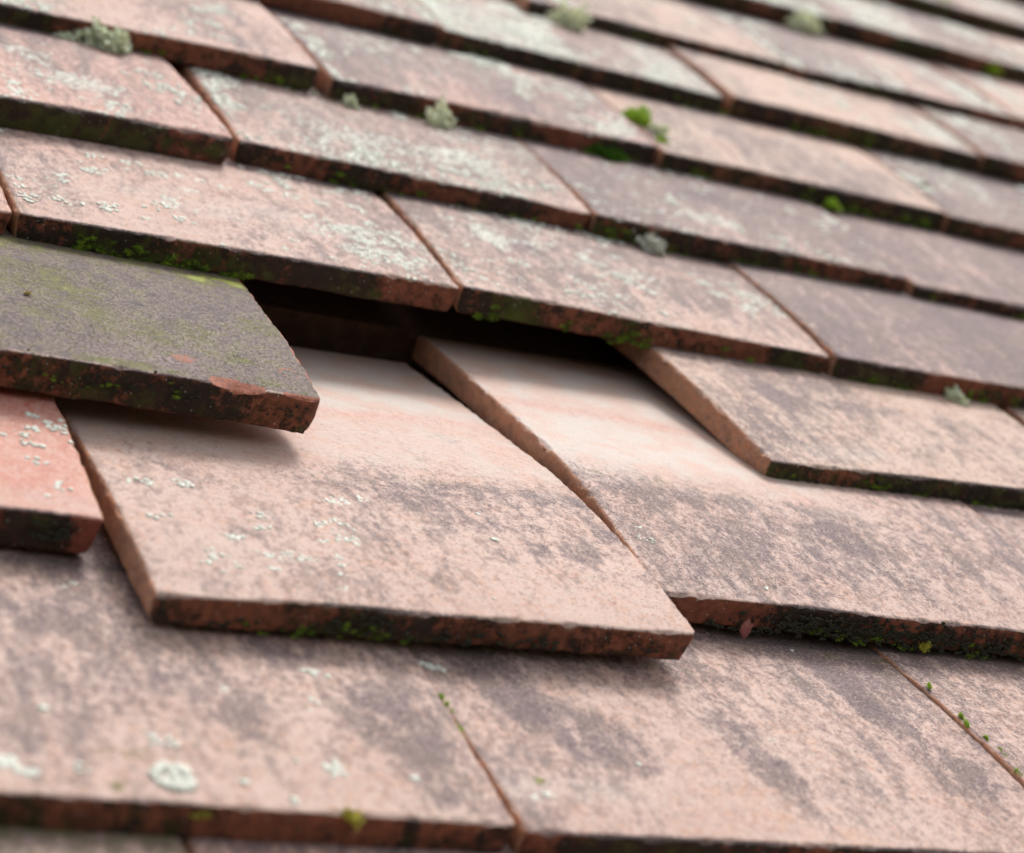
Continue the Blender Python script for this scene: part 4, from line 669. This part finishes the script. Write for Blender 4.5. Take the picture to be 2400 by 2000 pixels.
    lich = t['lich'] * (0.8 + 1.5 * big2); alg = t['alg'] + 0 * d; clean = np.zeros(len(p)); red = np.full(len(p), t['red'])
    band = t.get('nextd', 95.0)                             # moss and a darker strip creeping from under the next row
    fw = t.get('fringew', 3.2)
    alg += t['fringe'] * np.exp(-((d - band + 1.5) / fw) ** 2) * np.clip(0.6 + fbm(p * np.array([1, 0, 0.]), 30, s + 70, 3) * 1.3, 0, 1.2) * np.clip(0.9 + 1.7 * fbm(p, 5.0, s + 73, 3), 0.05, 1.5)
    for (ch, cx, cy, rx, ry, ang, st) in t.get('blobs', ()):  # roof-frame ellipses carried into the tile
        lx, ly = t['inv'](cx, cy); ca, sa = math.cos(ang), math.sin(ang)
        ax = (x - lx) * ca + (d - ly) * sa; ay = -(x - lx) * sa + (d - ly) * ca
        rr = np.sqrt((ax / rx) ** 2 + (ay / ry) ** 2) + 0.30 * fbm(p, max(3.0, min(rx, ry)), s + 80, 3)
        f = st * (1 - sstep(0.55, 1.15, rr)) * (1 if ch != 'ring' else 0)
        if ch == 'D': dark = dark + f
        elif ch == 'L': lich = lich + f
        elif ch == 'G': alg = alg + f * (0.65 + 0.9 * fbm(p, 9.0, s + 66, 3))
        elif ch == 'C': clean = clean + f
        elif ch == 'R': red = red + f
        elif ch == 'F': fresh = np.maximum(fresh, f)
        elif ch == 'ring': fresh = np.maximum(fresh, st * np.exp(-((rr - 0.9) / 0.16) ** 2))
    if t.get('cleanfrom'):
        c0, slope = t['cleanfrom']; yy = d - c0 - slope * x + 3.0 * big + 2.0 * fbm(p, 12.0, s + 90, 3)
        cl = sstep(-16, 24, yy); clean = np.maximum(clean, cl); dark = dark * (1 - 0.78 * cl) + 0.10 * np.exp(-((yy + 14) / 14) ** 2)
        alg = alg + 0.42 * np.exp(-((yy + 1.5) / 3.0) ** 2) * np.clip(0.4 + big2 * 1.3, 0, 1)
        lich = lich * (1 - cl); wob = yy + 4 * big2
        red = red + cl * 0.42 * (np.exp(-((wob - t['redband']) / 7.0) ** 2) + 0.5 * np.exp(-((wob - t['redband'] + 26) / 6.0) ** 2) * sstep(0.3, 0.6, x / W))
        if t['key'] == '1c': cl = cl * (1 - sstep(80, 135, x + 4 * big)); clean = cl + 0; dark = np.maximum(dark, (t['dark'] + 0.3 * big + 0.12) * sstep(80, 135, x) * (d > 60))
        if t['key'] == '1b': clean = clean * (0.55 + 0.45 * sstep(45, 75, yy))
        clean = clean * (1 - 0.55 * np.exp(-((wob - t['redband']) / 7.0) ** 2))
    dark = np.where(dark > 0.62, 0.62 + (dark - 0.62) * 0.6, dark) if t['key'] != '2a' else dark
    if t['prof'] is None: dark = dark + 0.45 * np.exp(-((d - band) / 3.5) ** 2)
    bmask = isb > 0.3
    dpt = p[:, 2] / T
    bd = t['bdark'] + 0.05 + fbm(p * np.array([1, 0, .5]), 30.0, s + 95, 3) * 0.95 + 0.25 * (dpt - 0.4)
    dark = np.where(bmask, bd, dark)
    alg = np.where(bmask, t['balg'] + 0.45 * (dpt - 0.5) + fbm(p * np.array([1, 0, .5]), 22.0, s + 97, 3) * 0.45, alg)
    for (cx, rx, st, gst) in t.get('bblobs', ()):
        f = np.exp(-((x - cx) / rx) ** 2) * bmask; dark = dark + f * st; alg = alg + f * gst
    wear_shade[:, 0] = np.clip(dark, 0, 1.3); wear_shade[:, 1] = np.clip(lich, 0, 1.2); wear_shade[:, 2] = np.clip(alg, 0, 1.2)
    under_ = np.clip(n[:, 2], 0, 1)
    place[:, 0] = np.clip(isb * 1.25 * (p[:, 2] > 0.2), 0, 1); place[:, 1] = np.clip(np.maximum(iss, under_) * 1.2, 0, 1) * (1 - place[:, 0]); place[:, 2] = np.clip(fresh, 0, 1)
    wear_shade[:, 0] = np.where(under_ > 0.5, 0.8, wear_shade[:, 0]); wear_shade[:, 2] = np.where(under_ > 0.5, 0, wear_shade[:, 2])  # undersides darkened in colour so the gap below them stays dim
    tone[:, 0] = np.clip(clean, 0, 1) * (1 - bmask); tone[:, 1] = t['hue']; tone[:, 2] = np.clip(red, 0, 1)
    v = tile_point(t, q[:, 0], q[:, 1], q[:, 2])
    # faces
    F = []
    def grid(A, flip):
        a, b, c, e = A[:-1, :-1], A[1:, :-1], A[1:, 1:], A[:-1, 1:]
        f = np.stack([a, b, c, e], -1).reshape(-1, 4); F.append(f[:, ::-1] if flip else f)
    grid(idx[:, :, 0], False); grid(idx[:, :, -1], True)
    grid(idx[:, 0, :], True); grid(idx[:, -1, :], False)
    grid(idx[0, :, :], False); grid(idx[-1, :, :], True)
    o = mesh_obj('clay_tile', v, np.concatenate(F), M_TILE)
    for nm, arr in (('wear_shade', wear_shade), ('place', place), ('tone', tone)):
        arr[:, 3] = 1; a = o.data.attributes.new(nm, 'FLOAT_COLOR', 'POINT'); a.data.foreach_set('color', arr.ravel().astype(np.float32))
    o['grain_offset'] = [float(s * 131.7 % 977), float(s * 57.3 % 811), float(s * 17.9 % 313)]
    o.matrix_world = ROOF @ Matrix.Translation((t['L'][0] / 1e3, t['L'][1] / 1e3, t['z'][0] / 1e3)) @ Matrix.Rotation(t['yaw'], 4, 'Z')
    return o

TILE = {}
def prepare(t, i):
    dx, dy = t['R'][0] - t['L'][0], t['R'][1] - t['L'][1]
    t['W'] = math.hypot(dx, dy); t['yaw'] = math.atan2(dy, dx); t['seed'] = i * 3 + 5; t['len'] = 250.0
    row = t['row']; t['grid'] = 1.15 if row in (0, 1, 2) else 1.4 if row == 3 else 2.0 if row < 6 else 3.2
    t['vis'] = {'B': 240.0, 'C': 198.0, 'M': 130.0}.get(t['prof'], 112.0)
    t['cup'] = 0.35
    ca, sa = math.cos(t['yaw']), math.sin(t['yaw'])
    def inv(x, y):
        a, b = x - t['L'][0], y - t['L'][1]; u, v = a * ca + b * sa, -a * sa + b * ca
        return u - t['sh'] * v, v
    t['inv'] = inv
    for k, v in dict(dark=0.35, lich=0.12, alg=0.0, red=0.0, hue=0.35, fringe=0.25, bdark=0.55, balg=0.12, corner=(3.0, 3.0)).items(): t.setdefault(k, v)
    TILE[t['key']] = t

for i, t in enumerate(TILES):
    t.update(LOOK.get(t['key'], {})); prepare(t, i)
    if t['prof'] == 'B': t['len'] = 238.0; t['nextd'] = 400; t['cleanfrom'] = (89.0, 0.03); t['redband'] = 62.0
    if t['key'] == '1c': t['len'] = 214.0; t['cleanfrom'] = (80.0, -0.10); t['redband'] = 62.0
    o = build_tile(t); t['obj'] = o
    tag(o, t.get('label', 'clay roof tile just outside the picture, beyond its edge'), 'roof tile', 'clay roof tiles laid in overlapping rows', 'thing')
    # 'inv' only serves while building

def on_tile(key, x, y):                                     # roof x, y -> tile-local mm on its top face
    t = TILE[key]; lx, ly = t['inv'](x, y); return lx, ly

# ---------------------------------------------------------------- growths on the tiles
def lobes(cx, cy, rx, ry, n, rad, rs, hfun, hgt=0.35, ring=False, lim=(0, 999)):
    V, F = [], []
    for _ in range(n):
        a = rs.uniform(0, 2 * math.pi); q = (rs.uniform(0.72, 1.0) if ring else rs.uniform(0, 1) ** 0.6)
        x0, y0 = cx + rx * q * math.cos(a), cy + ry * q * math.sin(a); r0 = rad * rs.uniform(0.45, 1.15)
        k = 9; base = len(V); z0 = hfun(x0, y0); tilt = rs.uniform(-0.3, 0.3), rs.uniform(-0.3, 0.3)
        h = hgt * rs.uniform(0.5, 1.4)
        if not lim[0] < x0 < lim[1]: continue
        ph = rs.uniform(0, 6.28); V.append((x0, y0, z0 + h * 0.75))
        for ringr, hh in ((0.55, 1.0), (1.0, 0.85), (1.04, -0.6)):
            for j in range(k):
                b = 2 * math.pi * j / k + ph; rr = r0 * ringr * (1 + 0.28 * math.sin(3 * b + ph * 2) + rs.uniform(-0.12, 0.12))
                x, y = x0 + rr * math.cos(b), y0 + rr * math.sin(b)
                V.append((x, y, z0 + h * hh + tilt[0] * (x - x0) * 0.4 + tilt[1] * (y - y0) * 0.4))
        for j in range(k):
            j2 = (j + 1) % k; F.append((base, base + 1 + j, base + 1 + j2))
            for rg in (0, 1):
                A = base + 1 + rg * k; F.append((A + j, A + k + j, A + k + j2, A + j2))
    return V, F
def height(t):
    def h(x, d):
        return float(tile_point(t, np.array([x - 0.0]), np.array([d]))[0, 2])
    return h
def lichen_patch(key, x, y, rx, ry, n, rad, mat=None, ring=False, hgt=0.25):
    t = TILE[key]; lx, ly = t['inv'](x, y); rs = np.random.default_rng(int(abs(x * 13 + y * 7)) + 3)
    V, F = lobes(lx, ly, rx, ry, n, rad, rs, height(t), hgt, ring, (1.2, t['W'] - 1.2))
    V = [(a + t['sh'] * b, b, c) for a, b, c in V]
    return mesh_obj('lichen_patch', V, F, mat or M_LICH, t['obj'])

def tuft_mesh(r, n, leaf, seed, flat=0.8, kind='lichen'):
    rs = np.random.default_rng(seed); V, F = [], []
    # an irregular core the leaves grow from
    ga = math.pi * (3 - math.sqrt(5))
    def rad(dirn):
        return r * (0.72 + 0.28 * math.sin(3.1 * dirn[0] + seed) * math.cos(2.7 * dirn[1] + seed * 2) + 0.16 * math.sin(7 * dirn[0] + 5 * dirn[2] + seed))
    for i in range(n):
        z = rs.uniform(-0.1, 1); a = i * ga + rs.uniform(-0.3, 0.3); s_ = math.sqrt(max(0, 1 - z * z))
        dn = Vector((s_ * math.cos(a), s_ * math.sin(a), z)); R_ = rad(dn) * rs.uniform(0.62, 1.05)
        c = Vector((dn.x * R_, dn.y * R_, dn.z * R_ * flat))
        up = dn; sd_ = up.cross(Vector((rs.uniform(-1, 1), rs.uniform(-1, 1), rs.uniform(-1, 1)))).normalized(); fw = up.cross(sd_)
        b0 = len(V)
        if kind == 'lichen':                                # a small ruffled, upturned lobe
            w_, h_ = leaf * rs.uniform(0.6, 1.2), leaf * rs.uniform(0.7, 1.3); curl = rs.uniform(0.2, 0.8)
            lean = rs.uniform(0.2, 1.1)
            for iy in range(4):
                v = iy / 3
                for ix in range(5):
                    u = ix / 4 * 2 - 1; wd = w_ * (0.35 + 0.65 * math.sin(math.pi * (0.25 + 0.6 * v))) * (1 + 0.12 * math.sin(9 * u))
                    off = up * (h_ * (v - 0.5) * math.cos(lean)) + fw * (h_ * (v - 0.5) * math.sin(lean) + curl * leaf * 0.35 * u * u + 0.18 * leaf * math.sin(5 * u + i) * v)
                    V.append(tuple(c + off + sd_ * (u * wd * 0.5)))
            for iy in range(3):
                for ix in range(4):
                    q = b0 + iy * 5 + ix; F.append((q, q + 1, q + 6, q + 5))
        else:                                               # a moss shoot: short stem with pointed leaflets
            tip = c + (up + Vector((rs.uniform(-.4, .4), rs.uniform(-.4, .4), rs.uniform(0, .4)))).normalized() * leaf
            for q in range(4):
                aa = q * 1.57 + rs.uniform(0, 1); dd = sd_ * math.cos(aa) + fw * math.sin(aa); b1 = len(V)
                V.extend([tuple(c + dd * leaf * 0.16), tuple(c - dd.cross(up) * leaf * 0.16), tuple(tip + dd * leaf * 0.42), tuple(c + dd.cross(up) * leaf * 0.16)])
                F.append((b1, b1 + 1, b1 + 2)); F.append((b1, b1 + 2, b1 + 3))
    # core
    b0 = len(V); m_, n_ = 8, 14
    for i in range(m_ + 1):
        for j in range(n_):
            z = -0.15 + 1.15 * i / m_; s_ = math.sqrt(max(0, 1 - max(z, -1) ** 2)); a = 2 * math.pi * j / n_
            dn = Vector((s_ * math.cos(a), s_ * math.sin(a), z)); R_ = rad(dn) * 0.72; V.append((dn.x * R_, dn.y * R_, dn.z * R_ * flat))
    for i in range(m_):
        for j in range(n_):
            q = b0 + i * n_; F.append((q + j, q + (j + 1) % n_, q + n_ + (j + 1) % n_, q + n_ + j))
    return V, F
def tuft(name, x, y, z, r, n, leaf, mat, label, cat, seed, flat=0.8, kind='lichen', sx=1.0, rot=0.0, group=None):
    V, F = tuft_mesh(r, n, leaf, seed, flat, kind)
    o = mesh_obj(name, [(a * sx, b, c) for a, b, c in V], F, mat)
    o.matrix_world = ROOF @ Matrix.Translation((x / 1e3, y / 1e3, z / 1e3)) @ Matrix.Rotation(rot, 4, 'Z')
    return tag(o, label, cat, group)

def fringe(key, x0, x1, n, size, mat, seed, kind='moss', dz=0.0, dy=0.0, cover=1.0):
    """crumbs of moss or crust packed along the foot of a tile's front edge"""
    t = TILE[key]; rs = np.random.default_rng(seed); V, F = [], []
    for _ in range(n):
        lx = rs.uniform(x0, x1) * t['W']
        if vnoise(np.array([[lx / 9.0, seed * 1.7, 0.0]]), seed)[0] > cover: continue
        dep = t['t'] * (1 - abs(rs.normal(0, 0.26))) + dz
        r0 = size * rs.uniform(0.4, 1.2)
        base = tile_point(t, np.array([lx]), np.array([-0.4 + dy]), np.array([dep]))[0]
        v, f = (tuft_mesh(r0, 16, r0 * 0.8, int(rs.integers(1e6)), 0.7, 'moss') if kind == 'moss' else lump_mesh(r0, rs))
        b = len(V)
        for a in v: V.append((a[0] * 1.3 + base[0], base[1] - a[2] * 0.7 - 0.2, base[2] + a[1] * 0.8))
        F += [tuple(i + b for i in q) for q in f]
    return tag(mesh_obj('moss_fringe' if kind == 'moss' else 'dirt_crust', V, F, mat, t['obj']), kind='stuff')
def lump_mesh(r, rs):
    V, F = [], []; m_, n_ = 4, 7; ph = rs.uniform(0, 6)
    for i in range(m_ + 1):
        for j in range(n_):
            z = i / m_; s_ = math.sqrt(max(0, 1 - z * z)) ; a = 2 * math.pi * j / n_; q = r * (1 + 0.3 * math.sin(2 * a + ph) + rs.uniform(-.2, .2))
            V.append((s_ * math.cos(a) * q, s_ * math.sin(a) * q, z * q * 0.7))
    for i in range(m_):
        for j in range(n_):
            q = i * n_; F.append((q + j, q + (j + 1) % n_, q + n_ + (j + 1) % n_, q + n_ + j))
    return V, F

def lichen_scatter(key, n, rad):
    """crusts too many to count, drifting over a tile"""
    t = TILE[key]; rs = np.random.default_rng(len(key) * 77 + t['seed']); hf = height(t); V, F = [], []; tries = 0; made = 0
    P_ = np.stack([rs.uniform(2, t['W'] - 2, 4000), rs.uniform(1.5, 96, 4000), np.zeros(4000)], 1)
    dn = fbm(P_ * np.array([1, 0.6, 1]), 30.0, t['seed'] + 71, 3) + 0.5 * fbm(P_, 8.0, t['seed'] + 72, 2) + rs.normal(0, 0.10, 4000)
    for i in np.argsort(-dn)[:n]:
        v, f = lobes(P_[i, 0], P_[i, 1], 1.1, 0.9, int(rs.integers(1, 5)), rad, rs, hf, 0.3, False, (1.2, t['W'] - 1.2)); b = len(V)
        V += [(a + t['sh'] * b_, b_, c) for a, b_, c in v]; F += [tuple(j + b for j in q) for q in f]
    tag(mesh_obj('lichen_crust', V, F, M_LICH, t['obj']), kind='stuff')
for a in SCATTER: lichen_scatter(*a)

# lichen patches that stand up from the sharper tiles
for a in PATCHES: lichen_patch(*a)
for a in FRINGES: fringe(*a)
for a in TUFTS: tuft(*a)

# small loose things
def loose(name, V, F, mat, x, y, z, label, cat, rot=0.0, smooth=True):
    o = mesh_obj(name, V, F, mat, None, smooth)
    o.matrix_world = ROOF @ Matrix.Translation((x / 1e3, y / 1e3, z / 1e3)) @ Matrix.Rotation(rot, 4, 'Z'); return tag(o, label, cat)
def ribbon(pts, r, k=5):
    V, F = [], []
    for i, p in enumerate(pts):
        p = Vector(p); a = Vector(pts[max(0, i - 1)]); b = Vector(pts[min(len(pts) - 1, i + 1)]); t_ = (b - a).normalized()
        s_ = t_.cross(Vector((0.3, 0.2, 1))).normalized(); u_ = s_.cross(t_); rr = r * (1 - 0.7 * i / (len(pts) - 1))
        for j in range(k):
            c = 2 * math.pi * j / k; V.append(tuple(p + s_ * math.cos(c) * rr + u_ * math.sin(c) * rr))
    for i in range(len(pts) - 1):
        for j in range(k): F.append((i * k + j, i * k + (j + 1) % k, (i + 1) * k + (j + 1) % k, (i + 1) * k + j))
    F.append(tuple(range(k))[::-1]); F.append(tuple(range((len(pts) - 1) * k, len(pts) * k)))
    return V, F
# papery bud husk by the front edge of a tile
V, F = [], []
for s_ in (0, 1):
    b = len(V)
    for i in range(9):
        for j in range(9):
            u, v = i / 8 * 2 - 1, j / 8; wv = 2.6 * math.sin(math.pi * (0.12 + 0.8 * v)) * (1 + 0.1 * math.sin(11 * v))
            V.append((u * wv, -1.6 * (1 - u * u) - 0.5 + 0.22 * s_, v * 6.0 - 1.0 + 0.5 * math.sin(4 * u)))
    for i in range(8):
        for j in range(8):
            q = b + i * 9 + j; F.append((q, q + 1, q + 10, q + 9) if s_ else (q, q + 9, q + 10, q + 1))
loose('bud_husk', V, F, M_SHEL, 185.0, 91.0, 2.0, 'small shiny purple-brown husk stuck under the front edge of the right-hand tile', 'husk', 0.3)
# downy seed lying on the mossy tile
V, F = [], []; rs = random.Random(4)
for k in range(22):
    a = rs.uniform(0, 6.28); e = rs.uniform(0.1, 1.3); l = rs.uniform(1.5, 3.2)
    d = Vector((math.cos(a) * math.cos(e), math.sin(a) * math.cos(e), math.sin(e)))
    v, f = ribbon([tuple(d * l * q + Vector((0, 0, -0.3 * q * q))) for q in (0, .4, .75, 1)], 0.10, 4); b = len(V); V += v; F += [tuple(i + b for i in q) for q in f]
v, f = lump_mesh(1.1, np.random.default_rng(3)); b = len(V); V += v; F += [tuple(i + b for i in q) for q in f]
_t = TILE['2a']; _lx, _ly = _t['inv'](-26.5, 214.8)
loose('downy_seed', V, F, M_STRW, -26.5, 214.8, _t['z'][0] + height(_t)(_lx, _ly) + 0.2, 'tiny straw-coloured downy seed lying on the dark mossy tile', 'seed')

# ---------------------------------------------------------------- what lies under the tiles
def box(name, x0, x1, y0, y1, z0, z1, mat, nx=1):
    V = []; xs = np.linspace(x0, x1, nx + 1)
    for x in xs:
        V += [(x, y0, z0), (x, y1, z0), (x, y1, z1), (x, y0, z1)]
    F = [(0, 1, 2, 3)[::-1], tuple(4 * nx + i for i in (0, 1, 2, 3))]
    for i in range(nx):
        for j in range(4): F.append((4 * i + j, 4 * i + (j + 1) % 4, 4 * i + 4 + (j + 1) % 4, 4 * i + 4 + j))
    o = mesh_obj(name, V, [f[::-1] for f in F], mat, None, False); o.matrix_world = ROOF.copy(); return o
tag(box('roof_deck', -900, 2200, -700, 1500, -110, -82, M_FELT), kind='structure')
tag(box('roof_batten', -20, 333, 312, 336, -82, -24, M_WOOD, 12), 'dark timber batten deep inside the gap left by the missing tile', 'batten')
g = mesh_obj('ground', [(-2e6, -2e6, 0), (2e6, -2e6, 0), (2e6, 2e6, 0), (-2e6, 2e6, 0)], [(0, 1, 2, 3)], M_GRND); tag(g, kind='structure')
